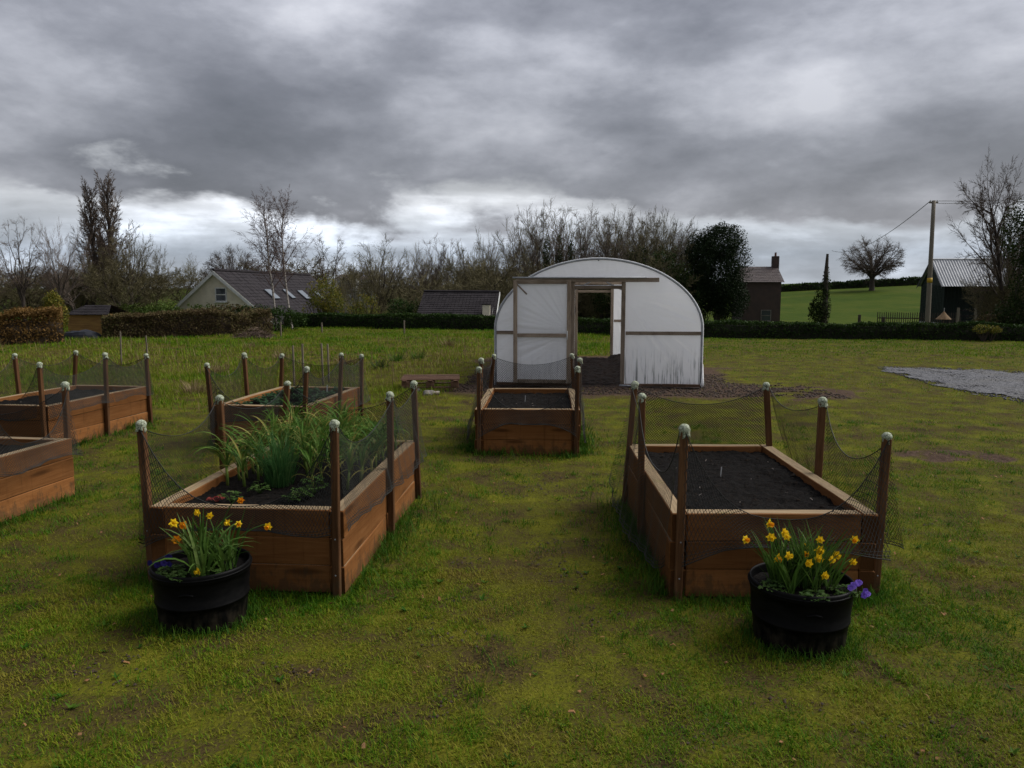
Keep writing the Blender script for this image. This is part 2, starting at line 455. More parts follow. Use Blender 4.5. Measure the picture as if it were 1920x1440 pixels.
L_STRAW = leafy('strawberry_leaf', [(0.016, 0.045, 0.020), (0.032, 0.075, 0.030), (0.06, 0.105, 0.05)], 0.2, nscale=6)
L_HERB = leafy('herb_leaf', [(0.022, 0.050, 0.012), (0.045, 0.085, 0.018), (0.085, 0.125, 0.035)], 0.3, nscale=6)
L_DAFF = leafy('daffodil_leaf', [(0.026, 0.066, 0.012), (0.062, 0.118, 0.020), (0.130, 0.180, 0.052)], 0.28, 0.42, nscale=8)
L_PETAL = leafy('yellow_petal', [(0.62, 0.37, 0.008), (0.78, 0.52, 0.015), (0.85, 0.62, 0.04)], 0.3)
L_TRUMPET = leafy('orange_trumpet', [(0.65, 0.20, 0.008), (0.72, 0.27, 0.01), (0.78, 0.34, 0.015)], 0.3)
L_VIOLET = leafy('violet_petal', [(0.09, 0.045, 0.35), (0.19, 0.10, 0.56), (0.28, 0.17, 0.68)], 0.3)
L_NAVY = leafy('dark_blue_petal', [(0.010, 0.007, 0.05), (0.02, 0.014, 0.10), (0.035, 0.025, 0.15)], 0.3)
L_REDLEAF = leafy('red_leaf', [(0.18, 0.02, 0.025), (0.26, 0.045, 0.04), (0.14, 0.05, 0.03)], 0.3)
L_LEAF_LITTER = leafy('fallen_leaf', [(0.20, 0.09, 0.04), (0.30, 0.15, 0.07), (0.16, 0.10, 0.06)], 0.2)

# tennis ball caps: faded felt with net strands pressed over it
m, g = new_mat('faded_ball')
tc = g('ShaderNodeTexCoord').outputs['Object']
oi = g('ShaderNodeObjectInfo').outputs['Random']
vo = g('ShaderNodeTexVoronoi', {'feature': 'DISTANCE_TO_EDGE'}, Vector=tc, Scale=42.0, Randomness=0.75).outputs[0]
ln = g.rng(vo, 0.03, 0.075, 1.0, 0.0)
nn = g.noise(tc, 60, 4)
c = g.mix(g.rng(nn, 0.3, 0.7), (0.27, 0.30, 0.20), (0.43, 0.46, 0.36))
c = g.mix(g.math('MULTIPLY', ln, 0.85), c, (0.05, 0.06, 0.035))
finish(g, prin(g, c, 0.9, bump(g, nn, 0.5, 0.004), spec=0.15))
M_BALL = m

# compost
m, g = new_mat('dark_compost')
pos = g('ShaderNodeNewGeometry').outputs['Position']
n1, n2 = g.noise(pos, 34, 6, 0.7), g.noise(pos, 5, 3)
c = g.ramp(n1, [(0.30, (0.0022, 0.0018, 0.0016)), (0.55, (0.0065, 0.0052, 0.0045)), (0.72, (0.017, 0.0125, 0.010))])
finish(g, prin(g, c, 0.95, bump(g, n1, 0.9, 0.03), spec=0.1))
M_SOIL = m

# ground: moss, thin turf, bare earth; attributes 'mud' and 'far' come from the sheet
m, g = new_mat('garden_ground')
pos = g('ShaderNodeNewGeometry').outputs['Position']
mud = g('ShaderNodeAttribute', {'attribute_name': 'mud'}).outputs['Fac']
far = g('ShaderNodeAttribute', {'attribute_name': 'far'}).outputs['Fac']
n1, n2, n3, n4 = g.noise(pos, 55, 5, 0.65), g.noise(pos, 2.1, 5, 0.6), g.noise(pos, 0.55, 4, 0.6), g.noise(pos, 12, 5, 0.65)
turf = g.ramp(g.math('ADD', g.math('MULTIPLY', n1, 0.45), g.math('MULTIPLY', n2, 0.55)),
              [(0.36, (0.022, 0.018, 0.008)), (0.44, (0.060, 0.042, 0.018)), (0.51, (0.066, 0.064, 0.010)), (0.59, (0.104, 0.104, 0.010)), (0.68, (0.130, 0.120, 0.014))])
earth = g.ramp(g.math('ADD', g.math('MULTIPLY', n1, 0.5), g.math('MULTIPLY', n4, 0.5)),
               [(0.34, (0.022, 0.014, 0.010)), (0.50, (0.062, 0.040, 0.029)), (0.64, (0.115, 0.078, 0.056))])
mm = g.rng(g.math('ADD', mud, g.math('MULTIPLY', g.math('SUBTRACT', n4, 0.5), 0.9)), 0.30, 0.70)
fieldn = g.math('ADD', g.math('MULTIPLY', g.noise(pos, 0.10, 5, 0.6), 0.6), g.math('MULTIPLY', g.noise(g.map(pos, (1, .25, 1)), 1.1, 5, 0.7), 0.4))
field = g.ramp(fieldn, [(0.3, (0.024, 0.042, 0.005)), (0.46, (0.036, 0.060, 0.006)), (0.56, (0.050, 0.070, 0.008)), (0.7, (0.068, 0.074, 0.014))])
c = g.mix(mm, turf, earth)
c = g.mix(far, c, field)
hgt = g.math('ADD', g.math('MULTIPLY', n1, 0.5), n4)
finish(g, prin(g, c, 0.92, bump(g, hgt, 0.75, 0.03), spec=0.03))
M_GROUND = m

# gravel
m, g = new_mat('grey_gravel')
pos = g('ShaderNodeNewGeometry').outputs['Position']
v = g('ShaderNodeTexVoronoi', Vector=pos, Scale=26.0, Randomness=1.0)
n1 = g.noise(pos, 1.3, 4)
c = g.ramp(g('ShaderNodeSeparateColor', Color=v.outputs['Color']).outputs[0], [(0.0, (0.040, 0.040, 0.045)), (0.5, (0.085, 0.085, 0.092)), (1.0, (0.165, 0.165, 0.176))])
c = g.mix(g.math('MULTIPLY', g.rng(n1, 0.45, 0.7), 0.5), c, (0.10, 0.095, 0.085))
finish(g, prin(g, c, 0.85, bump(g, v.outputs['Distance'], 0.8, -0.03), spec=0.25))
M_GRAVEL = m

# polythene film: milky, lets light through, grimy streaks rising from the hem as an own stain
def film(name, dirt):
    m, g = new_mat(name)
    tc = g('ShaderNodeTexCoord').outputs['Object']
    sep = g('ShaderNodeSeparateXYZ', Vector=tc)
    st = g.noise(g.map(tc, (22, 22, 1.2)), 1.0, 5, 0.6)
    nn = g.noise(tc, 1.4, 4)
    lo = g.rng(sep.outputs[2], 0.05, 0.95, 1.0, 0.0)
    d = g.math('MULTIPLY', g.math('MULTIPLY', g.rng(st, 0.46, 0.66), lo), dirt, clamp=True)
    c = g.mix(g.rng(nn, 0.3, 0.7), (0.89, 0.895, 0.91), (0.93, 0.93, 0.935))
    c = g.mix(d, c, (0.16, 0.17, 0.17))
    wr = g.noise(g.map(tc, (1.2, 1.2, 7), rot=(0, R(14), 0)), 2.2, 4, 0.55, 0.8)
    nrm = bump(g, wr, 0.3, 0.03)
    p = prin(g, c, 0.38, nrm, spec=0.4)
    tr = g('ShaderNodeBsdfTranslucent', Color=c, Normal=nrm)
    mx = g('ShaderNodeMixShader', Fac=0.46)
    g.put(mx.inputs[1], p); g.put(mx.inputs[2], tr.outputs[0])
    finish(g, mx.outputs[0])
    return m
M_FILM = film('milky_film', 0.25)
M_FILMDIRTY = film('milky_film_stained', 1.0)

rnd = random.Random(11)

# ------------------------------------------------------------------ raised-bed layout (needed for the ground too)
#        front centre         yaw   width  length  height
BEDS = {'A': ((-1.81, 5.075), 4.2, 1.36, 2.48, 0.58),
        'R': ((1.74, 4.955), 1.4, 1.36, 2.34, 0.58),
        'C': ((0.19, 9.46), 2.8, 1.31, 2.12, 0.58),
        'B': ((-3.24, 9.75), 8.0, 1.26, 2.05, 0.58),
        'D': ((-6.573, 9.826), 8.6, 1.28, 2.13, 0.58),
        'E': ((-5.38, 5.295), 7.3, 1.34, 2.40, 0.58)}
def bed_xy(k, lx, ly):
    """bed-local (x from the centre line, y from the front face) to world"""
    (cx, cy), yaw, w, l, h = BEDS[k]
    a = R(yaw)
    return cx + lx * math.cos(a) + ly * math.sin(a), cy - lx * math.sin(a) + ly * math.cos(a)
TUN = dict(c=(1.835, 16.5), yaw=5.4, hw=2.2, straight=1.25, top=2.72, length=6.8)
def tun_xy(lx, ly):
    a = R(TUN['yaw'])
    return TUN['c'][0] + lx * math.cos(a) + ly * math.sin(a), TUN['c'][1] - lx * math.sin(a) + ly * math.cos(a)
POTS = [gp(383, 1160), gp(1497, 1196)]
GRAVEL = [(9.95, 20.3), (11.4, 20.1), (13.2, 19.0), (17, 16.5), (15, 10.5), (10.6, 12.2), (9.45, 14.2), (9.25, 15.6), (9.4, 17.9)]

def in_poly(x, y, poly, grow=0.0):
    x, y = np.asarray(x), np.asarray(y)
    r = np.zeros(x.shape, bool)
    n = len(poly)
    for i in range(n):
        (x1, y1), (x2, y2) = poly[i], poly[(i + 1) % n]
        cnd = ((y1 > y) != (y2 > y)) & (x < (x2 - x1) * (y - y1) / (y2 - y1 + 1e-12) + x1)
        r ^= cnd
    return r
def bed_local(k, x, y):
    (cx, cy), yaw, w, l, h = BEDS[k]
    a = R(yaw)
    dx, dy = x - cx, y - cy
    return dx * math.cos(a) - dy * math.sin(a), dx * math.sin(a) + dy * math.cos(a)
def bed_dist(x, y):
    """distance outside the nearest bed's footprint (negative inside)"""
    best = np.full(np.shape(x), 99.0)
    for k in BEDS:
        w, l = BEDS[k][2], BEDS[k][3]
        lx, ly = bed_local(k, x, y)
        ax, ay = np.abs(lx) - w / 2, np.abs(ly - l / 2) - l / 2
        d = np.hypot(np.maximum(ax, 0), np.maximum(ay, 0)) + np.minimum(np.maximum(ax, ay), 0)
        best = np.minimum(best, d)
    return best
def tun_local(x, y):
    a = R(TUN['yaw'])
    dx, dy = x - TUN['c'][0], y - TUN['c'][1]
    return dx * math.cos(a) - dy * math.sin(a), dx * math.sin(a) + dy * math.cos(a)
def mud_mask(x, y):
    lx, ly = tun_local(np.asarray(x, float), np.asarray(y, float))
    ax, ay = np.abs(lx) - TUN['hw'], np.abs(ly - 3.4) - 3.4
    d = np.hypot(np.maximum(ax, 0), np.maximum(ay, 0)) + np.minimum(np.maximum(ax, ay), 0)
    n = fbm(x, y, 0.8, 4)
    m = 1 - sstep(0.2, 2.0, d + (n - 0.5) * 2.2 + np.where(ly > 0, 0.25, -0.35))
    patch = lambda px, py, rx, ry: np.exp(-(((x - px) / rx) ** 2 + ((y - py) / ry) ** 2))
    q = 0.16 * patch(-0.15, 4.2, 1.0, 0.35) + 0.2 * patch(-1.5, 3.8, 0.7, 0.3) + 0.25 * patch(0.2, 5.9, 0.45, 1.4) \
        + 4.0 * patch(5.55, 9.4, 0.6, 0.22) + 1.5 * patch(5.3, 15.6, 1.9, 1.3) + 0.2 * patch(0.1, 8.0, 0.5, 0.8) + 0.2 * patch(1.0, 3.5, 0.5, 0.25)
    return np.clip(np.maximum(m, np.minimum(q, .95) * (0.12 + .95 * sstep(.3, .7, fbm(x, y, 3.0, 4)))), 0, 1)

# ------------------------------------------------------------------ ground sheet to the horizon
def axis(lo, hi, near_lo, near_hi, step, growth):
    a = list(np.arange(near_lo, near_hi + 1e-6, step))
    s, v = step, near_hi
    while v < hi:
        s *= growth; v += s; a.append(min(v, hi))
    s, v, b = step, near_lo, []
    while v > lo:
        s *= growth; v -= s; b.append(max(v, lo))
    return np.array(b[::-1] + a)
gx = axis(-1500, 1500, -9, 13, 0.14, 1.10)
gy = axis(-25, 3000, 1.8, 25, 0.14, 1.07)
GX, GY = np.meshgrid(gx, gy)
GZ = terr(GX, GY)
nx, ny = len(gx), len(gy)
idx = np.arange(nx * ny).reshape(ny, nx)
faces = np.stack([idx[:-1, :-1], idx[:-1, 1:], idx[1:, 1:], idx[1:, :-1]], -1).reshape(-1, 4)
verts = np.stack([GX, GY, GZ], -1).reshape(-1, 3)
ground = place('ground', np_mesh('ground', verts, faces, M_GROUND,
               {'mud': mud_mask(GX, GY).ravel(), 'far': (sstep(34, 50, GY)).ravel()}, smooth=True))
tag(ground, 'mossy lawn, rough meadow and green fields running back to the horizon', 'ground', kind='structure')

# gravel track
def fill_poly(poly, step, noise_edge=0.12):
    xs = np.arange(min(p[0] for p in poly) - .3, max(p[0] for p in poly) + .3, step)
    ys = np.arange(min(p[1] for p in poly) - .3, max(p[1] for p in poly) + .3, step)
    X, Y = np.meshgrid(xs, ys)
    ins = in_poly(X + (vnoise(X, Y, 2.0) - .5) * noise_edge * 4, Y + (vnoise(Y, X, 2.3) - .5) * noise_edge * 4, poly)
    Z = terr(X, Y) + 0.012 + 0.02 * (vnoise(X, Y, 3) - .2)
    id_ = np.arange(X.size).reshape(X.shape)
    q = ins[:-1, :-1] & ins[:-1, 1:] & ins[1:, 1:] & ins[1:, :-1]
    f = np.stack([id_[:-1, :-1], id_[:-1, 1:], id_[1:, 1:], id_[1:, :-1]], -1)[q]
    return np.stack([X, Y, Z], -1).reshape(-1, 3), f
gv, gf = fill_poly(GRAVEL, 0.09, .22)
tag(place('gravel_track', np_mesh('gravel_track', gv, gf, M_GRAVEL, smooth=True)),
    'grey gravel track at the right edge of the lawn', 'track', kind='structure')
rs = np.random.RandomState(3)
def pebbles(n, poly, size, zoff=0.012):
    x0, x1 = min(p[0] for p in poly), max(p[0] for p in poly)
    y0, y1 = min(p[1] for p in poly), max(p[1] for p in poly)
    x, y = rs.uniform(x0, x1, n * 3), rs.uniform(y0, y1, n * 3)
    k = in_poly(x, y, poly)
    x, y = x[k][:n], y[k][:n]
    s = size * rs.uniform(0.5, 1.5, len(x))
    octa = np.array([[1, 0, 0], [0, 1, 0], [-1, 0, 0], [0, -1, 0], [0, 0, .7], [0, 0, -.5]])
    v = octa[None] * rs.uniform(.6, 1.3, (len(x), 6, 3)) * s[:, None, None]
    v += np.stack([x, y, terr(x, y) + zoff], -1)[:, None]
    f = np.array([[0, 1, 4], [1, 2, 4], [2, 3, 4], [3, 0, 4], [1, 0, 5], [2, 1, 5], [3, 2, 5], [0, 3, 5]])
    return v.reshape(-1, 3), (f[None] + 6 * np.arange(len(x))[:, None, None]).reshape(-1, 3)
GR2 = [(12.6 + (a_ - 12.6) * 1.05, 16 + (b_ - 16) * 1.08) for a_, b_ in GRAVEL]
pv, pf = pebbles(11000, GR2, 0.020)
tag(place('gravel_stones', np_mesh('gravel_stones', pv, pf, M_GRAVEL)), 'loose grey stones lying on the gravel track', 'gravel', kind='stuff')
# clods of earth round the tunnel
mud_poly = [tun_xy(-4.6, -1.2), tun_xy(4.8, -1.6), tun_xy(4.4, 2.5), tun_xy(-4.3, 3.2)]
cv, cf = pebbles(9000, mud_poly, 0.030, 0.0)
keep = mud_mask(cv[:, 0], cv[:, 1]) > 0.45
fk = keep[cf].all(1)
m_clod = plain('earth_clod', (0.055, 0.036, 0.026), (0.025, 0.017, 0.012), 20, 0.95, 0.4)
tag(place('earth_clods', np_mesh('earth_clods', cv, cf[fk], m_clod)), 'brown earth clods dug up around the tunnel', 'soil', kind='stuff')

# ------------------------------------------------------------------ grass
def blades(x, y, length, width, lean, tint, segs=2, z=None):
    n = len(x)
    a = rs.uniform(0, 2 * np.pi, n)
    h = np.stack([np.cos(a), np.sin(a), np.zeros(n)], -1)
    sd = np.stack([-np.sin(a), np.cos(a), np.zeros(n)], -1)
    base = np.stack([x, y, (terr(x, y) if z is None else z) - 0.006], -1)
    th = lean * rs.uniform(0.3, 1.3, n)
    up = np.array([0, 0, 1.0])
    L, Wd = length[:, None], width[:, None] / 2
    d1 = h * np.sin(th)[:, None] + up * np.cos(th)[:, None]
    th2 = th + lean * rs.uniform(0.2, 1.3, n)
    d2 = h * np.sin(th2)[:, None] + up * np.cos(th2)[:, None]
    if segs == 2:
        mid = base + d1 * L * .55
        tip = mid + d2 * L * .45
        v = np.stack([base - sd * Wd, base + sd * Wd, mid - sd * Wd * .8, mid + sd * Wd * .8, tip], 1)
        f = np.array([[0, 1, 3], [0, 3, 2], [2, 3, 4]])
    else:
        tip = base + (d1 + d2) * 0.5 * L
        v = np.stack([base - sd * Wd, base + sd * Wd, tip], 1)
        f = np.array([[0, 1, 2]])
    k = v.shape[1]
    return v.reshape(-1, 3), (f[None] + k * np.arange(n)[:, None, None]).reshape(-1, 3), np.repeat(tint, k)
def scatter(n, y0, y1, xl=-0.72, xr=0.72, x_lim=None):
    y = np.sqrt(rs.uniform(y0 * y0, y1 * y1, n))
    x = rs.uniform(xl, xr, n) * y
    return x, y
def free(x, y):
    lx, ly = tun_local(x, y)
    tun = (np.abs(lx) < TUN['hw'] + .05) & (ly > -0.05) & (ly < TUN['length'] + .05)
    ok = ~tun & (bed_dist(x, y) > 0.015) & ~in_poly(x, y, GRAVEL)
    for p in POTS:
        ok &= np.hypot(x - p.x, y - p.y) > 0.262
    return ok
def meadow(x, y):
    """1 where the grass is left rough: behind the beds on the left, beyond the tunnel and along the hedge"""
    a = sstep(11.8, 14.5, y + 0.10 * x + (fbm(x, y, .5, 3) - .5) * 3) * (1 - sstep(-2.6, -0.9, x - (y - 14) * 0.03))
    b = sstep(22, 25.5, y + (fbm(x, y, .4, 3) - .5) * 4)
    return np.maximum(a, b)
def make_grass(name, parts, mat, label):
    vs_, fs_, ts_, o = [], [], [], 0
    for v, f, t in parts:
        vs_.append(v); fs_.append(f + o); ts_.append(t); o += len(v)
    me = np_mesh(name, np.concatenate(vs_), np.concatenate(fs_), mat, {'tint': np.concatenate(ts_)})
    return tag(place(name, me), label, 'grass', kind='stuff')
lawn = []
for n, y0, y1, ln, wd, sg in ((230000, 2.6, 5.5, .034, .0040, 2), (190000, 5.5, 9, .038, .0052, 1), (110000, 9, 15, .042, .008, 1), (110000, 15, 27, .055, .014, 1)):
    x, y = scatter(n, y0, y1)
    wear = np.exp(-(((x - .15 - .03 * y) / .6) ** 2 + ((y - 6.0) / 2.6) ** 2)) + .55 * np.exp(-(((x + .2) / 1.5) ** 2 + ((y - 4.1) / .45) ** 2)) 
    dens = 0.16 + 0.84 * sstep(.38, .58, .45 * fbm(x, y, 1.5, 3) + .55 * fbm(x + 7, y, 7.5, 3) - .05 * wear)
    k = free(x, y) & (rs.rand(n) < dens * (1 - 0.92 * sstep(.2, .62, mud_mask(x, y)))) & (rs.rand(n) > meadow(x, y))
    x, y = x[k], y[k]
    n = len(x)
    clump = fbm(x, y, 2.4, 3)
    bd = bed_dist(x, y)
    wear = wear[k]
    L = ln * rs.uniform(.4, 1.35, n) * (0.45 + 1.2 * clump) * (1 - .4 * np.clip(wear, 0, 1)) * (1 + 0.5 * np.exp(-bd / .25))
    t = np.clip(rs.beta(2, 2.4, n) + (fbm(x, y, .8, 3) - .5) * .8 + (fbm(x, y + 9, 6.0, 2) - .5) * .7 + .42 * np.clip(wear, 0, 1) + .40 * np.clip(sstep(.5, .68, fbm(x + 31, y, .9, 4)) * sstep(.4, .6, fbm(x, y + 13, 4.0, 3)), 0, 1) + .35 * sstep(.1, .5, mud_mask(x, y)) - 0.34 * np.exp(-bd / .35), 0, 1)
    lawn.append(blades(x, y, L, wd * rs.uniform(.7, 1.4, n), .75, t, sg))
# denser dark tufts dotted over the lawn
for n, y0, y1, wd in ((520, 2.6, 6, .0042), (700, 6, 12, .006)):
    x, y = scatter(n, y0, y1)
    k = free(x, y) & (fbm(x, y, 1.1, 3) > .47)
    x, y = np.repeat(x[k], 26), np.repeat(y[k], 26)
    m_ = len(x)
    sz = np.repeat(rs.uniform(.03, .09, m_ // 26), 26)
    x, y = x + rs.normal(0, 1, m_) * sz, y + rs.normal(0, 1, m_) * sz
    k = free(x, y); x, y, sz = x[k], y[k], sz[k]; m_ = len(x)
    lawn.append(blades(x, y, rs.uniform(.03, .075, m_), wd * rs.uniform(.8, 1.3, m_), .6, rs.rand(m_) * .25, 2))
make_grass('lawn_grass', lawn, L_GRASS, 'short patchy lawn grass between the raised beds')
# lush tufts along the bottoms of the beds, tubs and posts
lush = []
for k in BEDS:
    (cx, cy), yaw, w, l, h = BEDS[k]
    n = 5200 if k in 'AR' else 3600
    per = rs.uniform(0, 2 * (w + l), n)
    off = 0.02 + rs.exponential(.075, n)
    lx = np.where(per < l, -w / 2 - off, np.where(per < 2 * l, w / 2 + off, (per - 2 * l) % w - w / 2))
    ly = np.where(per < l, per, np.where(per < 2 * l, per - l, np.where(per < 2 * l + w, -off, l + off)))
    a = R(yaw)
    x, y = cx + lx * math.cos(a) + ly * math.sin(a), cy - lx * math.sin(a) + ly * math.cos(a)
    kk = free(x, y) & (rs.rand(n) < .25 + .9 * sstep(.35, .65, fbm(x, y, 2.2, 3)))
    x, y = x[kk], y[kk]
    n = len(x)
    lush.append(blades(x, y, rs.uniform(.05, .15, n) * (0.6 + .7 * vnoise(x, y, 4)), rs.uniform(.004, .007, n) * (1 if cy < 7 else 1.5), .5, rs.rand(n), 2))
for p in POTS:
    n = 900
    a = rs.uniform(0, 2 * np.pi, n); r_ = .262 + rs.exponential(.05, n)
    x, y = p.x + r_ * np.cos(a), p.y + r_ * np.sin(a)
    kk = free(x, y)
    x, y = x[kk], y[kk]; n = len(x)
    lush.append(blades(x, y, rs.uniform(.04, .11, n), rs.uniform(.004, .006, n), .55, rs.rand(n), 2))
make_grass('lush_grass', lush, L_LUSH, 'longer green grass growing along the feet of the beds')
# rough meadow
rough = []
for n, y0, y1, ln, wd in ((120000, 11.5, 20, .105, .010), (200000, 20, 46, .115, .020)):
    x, y = scatter(n, y0, y1)
    k = free(x, y) & (rs.rand(n) < meadow(x, y) * (.25 + .9 * sstep(.35, .62, fbm(x, y, .9, 4)))) & (rs.rand(n) > sstep(.35, .7, mud_mask(x, y)))
    x, y = x[k], y[k]; n = len(x)
    big = fbm(x, y, .55, 3)
    right = sstep(3.5, 7, x)
    L = ln * rs.uniform(.4, 1.5, n) * (.45 + 1.1 * big) * (1 - .5 * right)
    t = np.clip(rs.beta(2, 2.2, n) + (fbm(x, y, .45, 3) - .5) * 1.1 - .22 * right - .2 * sstep(24, 30, y), 0, 1)
    rough.append(blades(x, y, L, wd * rs.uniform(.6, 1.3, n), .5, t, 2))
make_grass('meadow_grass', rough, L_ROUGH, 'long rough meadow grass behind the beds')
# dry stalks
n = 2600
x, y = scatter(n, 13, 32, -.7, -.02)
k = free(x, y) & (meadow(x, y) > .5) & (fbm(x, y, .35, 3) > .5)
x, y = x[k], y[k]; n = len(x)
make_grass('dry_stalks', [blades(x, y, rs.uniform(.15, .42, n), rs.uniform(.010, .016, n), .2, rs.rand(n), 2)], L_DEAD, 'tan dry stalks standing in the rough meadow')

# flat weed rosettes in the turf
n = 260
x, y = scatter(n, 2.6, 9)
k = free(x, y) & (fbm(x, y, .9, 3) > .46); x, y = x[k], y[k]
wb, wt = MB(), []
for xx, yy in zip(x, y):
    k0 = len(wb.v)
    sz = rs.uniform(.02, .05)
    for j in range(rs.randint(5, 10)):
        wb.strap((xx, yy, tz(xx, yy) + .004), rs.uniform(0, 6.28), sz * rs.uniform(.6, 1.2), sz * .32, rs.uniform(.7, 1.25), rs.uniform(.1, .6), 3, .2, 0, 2.5)
    wt += [rs.rand()] * (len(wb.v) - k0)
wme = wb.mesh('lawn_weeds', L_LUSH)
wme.attributes.new('tint', 'FLOAT', 'POINT').data.foreach_set('value', np.array(wt, np.float32))
tag(place('lawn_weeds', wme), 'flat green weed rosettes scattered in the lawn', 'weeds', kind='stuff')
# crumbs of soil, leaf scraps and twigs on the lawn
n = 260
x, y = scatter(n, 2.7, 9)
k = free(x, y); x, y = x[k], y[k]; n = len(x)
lv, lf, lt = blades(x, y, rs.uniform(.015, .05, n), rs.uniform(.008, .022, n), 1.4, rs.rand(n), 2, terr(x, y) + .02)
tag(place('leaf_litter', np_mesh('leaf_litter', lv, lf, L_LEAF_LITTER, {'tint': lt})), 'brown leaf scraps scattered on the lawn', 'leaf litter', kind='stuff')
n = 16000
x, y = scatter(n, 2.6, 8.5)
k = free(x, y) & (mud_mask(x, y) + (fbm(x, y, 3, 3) - .5) > .25); x, y = x[k], y[k]; n = len(x)
s = rs.uniform(.004, .013, n)
octa = np.array([[1, 0, 0], [0, 1, 0], [-1, 0, 0], [0, -1, 0], [0, 0, .8], [0, 0, -.5]])
v = octa[None] * rs.uniform(.5, 1.3, (n, 6, 3)) * s[:, None, None] + np.stack([x, y, terr(x, y) + .006], -1)[:, None]
f = np.array([[0, 1, 4], [1, 2, 4], [2, 3, 4], [3, 0, 4]])
tag(place('soil_crumbs', np_mesh('soil_crumbs', v.reshape(-1, 3), (f[None] + 6 * np.arange(n)[:, None, None]).reshape(-1, 3), m_clod)),
    'dark worm casts and soil crumbs in the thin turf', 'soil', kind='stuff')

# ------------------------------------------------------------------ raised beds
def sleeper_mesh(length, seed, name):
    b = MB()
    b.bbox((0, 0, 0), (length, 0.1, 0.1925), b=0.006, segs=5)
    r = random.Random(seed)
    ph, am = r.uniform(0, 6), r.uniform(.001, .004)
    b.v = [(x + r.uniform(-.002, .002), y + am * math.sin(ph + 3 * x) + r.uniform(-.0022, .0022), z + 0.5 * am * math.sin(ph + 2 + 2.3 * x) + r.uniform(-.0010, .0010)) for x, y, z in b.v]
    return b.mesh(name, M_SLEEPER)
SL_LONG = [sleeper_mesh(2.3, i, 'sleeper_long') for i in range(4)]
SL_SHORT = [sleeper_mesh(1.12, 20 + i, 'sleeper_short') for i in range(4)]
b = MB(); b.bbox((0.6, 0, 0), (1.2, 0.050, 0.050), b=0.005, segs=3)
POST_ME = [b.mesh('post', M_POST)]
def ball_mesh(seed):
    b = MB()
    r = 0.0365
    pr = [(r * math.cos(t), r * .92 * math.sin(t)) for t in np.linspace(math.pi / 2 - .02, -.55, 10)]
    b.lathe(pr[::1] + [(r * .86, -r * .95), (r * .92, -r * 1.35), (r * .80, -r * 1.38)], 18)
    out = []
    for v in b.v:
        v = Vector(v)
        k_ = 1 + 0.16 * mnoise.noise(v * 36 + Vector((seed, 0, 0)))
        if v.z < -r * .7:
            an = math.atan2(v.y, v.x)
            k_ += .12 * math.sin(an * 5 + seed) + .06 * math.sin(an * 9 + 2 * seed)
            v.z += .010 * math.sin(an * 3 + seed * 2) + .006 * math.sin(an * 7 + seed)
        out.append((v.x * k_, v.y * k_, v.z))
    b.v = out
    return b.mesh('ball', M_BALL, True)
BALL_ME = [ball_mesh(i * 3.7) for i in range(9)]
b = MB()
b.lathe([(0.0055, 0), (0.0055, .002), (0.0, .003)], 8)
SCREW_ME = b.mesh('screw', M_METAL)

M_LUMP = plain('compost_lump', (0.020, 0.015, 0.012), (0.006, 0.005, 0.004), 30, 0.95, 0.3, spec=0.05)
def soil_mesh(w, l, seed):
    X, Y = np.meshgrid(np.linspace(-w / 2, w / 2, 52), np.linspace(0, l, 84))
    Z = 0.040 * (fbm(X + seed, Y, 6, 4) - .5) + 0.040 * (fbm(X, Y + seed, 19, 3) - .5) + .03 * (fbm(X + seed, Y + 4, 1.6, 2) - .5)
    idx = np.arange(X.size).reshape(X.shape)
    f = np.stack([idx[:-1, :-1], idx[:-1, 1:], idx[1:, 1:], idx[1:, :-1]], -1).reshape(-1, 4)
    return np_mesh('soil', np.stack([X, Y, Z], -1).reshape(-1, 3), f, M_SOIL, smooth=True)

# stakes: kind of fixing (which face), top seen in the photograph
#   local base (x, y): 's' = on the outside of the long side, 'f' = on the front face
def stake_bases(k, spec):
    (cx, cy), yaw, w, l, h = BEDS[k]
    out = {}
    for n, (px, py, side) in spec.items():
        sx = -1 if n[1] == 'L' else 1
        yy = {'F': 0.06, 'M': l * .5, 'B': l - 0.06}[n[0]]
        lx, ly = (sx * (w / 2 + 0.031), yy) if side == 's' else ((sx * (w / 2 - 0.05), -0.031) if side == 'f' else (sx * (w / 2 - 0.09), l + .031))
        x, y = bed_xy(k, lx, ly)
        top = at(px, py, y)
        out[n] = (Vector((x, y, -0.02)), top)
    return out
STAKES = {'A': dict(FL=(265, 799, 's'), ML=(412, 750, 's'), BL=(539, 722, 's'), BR=(776, 722, 's'), MR=(731, 744, 's'), FR=(627, 799, 'f')),
          'R': dict(FL=(1283, 808, 'f'), ML=(1204, 747, 's'), BL=(1190, 723, 's'), BR=(1437, 725, 's'), MR=(1542, 755, 's'), FR=(1663, 822, 's')),
          'C': dict(FL=(898, 694, 'f'), ML=(902, 677, 's'), BL=(926, 669, 's'), BR=(1072, 668, 's'), MR=(1087, 677, 's'), FR=(1083, 693, 'f')),
          'B': dict(FL=(388, 686, 's'), ML=(458, 667, 's'), BL=(529, 668, 's'), BR=(678, 669, 's'), MR=(640, 667, 's'), FR=(575, 693, 'f')),
          'D': dict(FL=(-70, 684, 's'), ML=(28, 668, 's'), BL=(142, 662, 's'), BR=(274, 668, 's'), MR=(197, 667, 's'), FR=(74, 685, 'f')),
          'E': dict(FL=(-620, 800, 's'), ML=(-330, 745, 's'), BL=(-150, 718, 's'), BR=(122, 724, 'b'), MR=(-30, 752, 's'), FR=(-190, 802, 's'))}
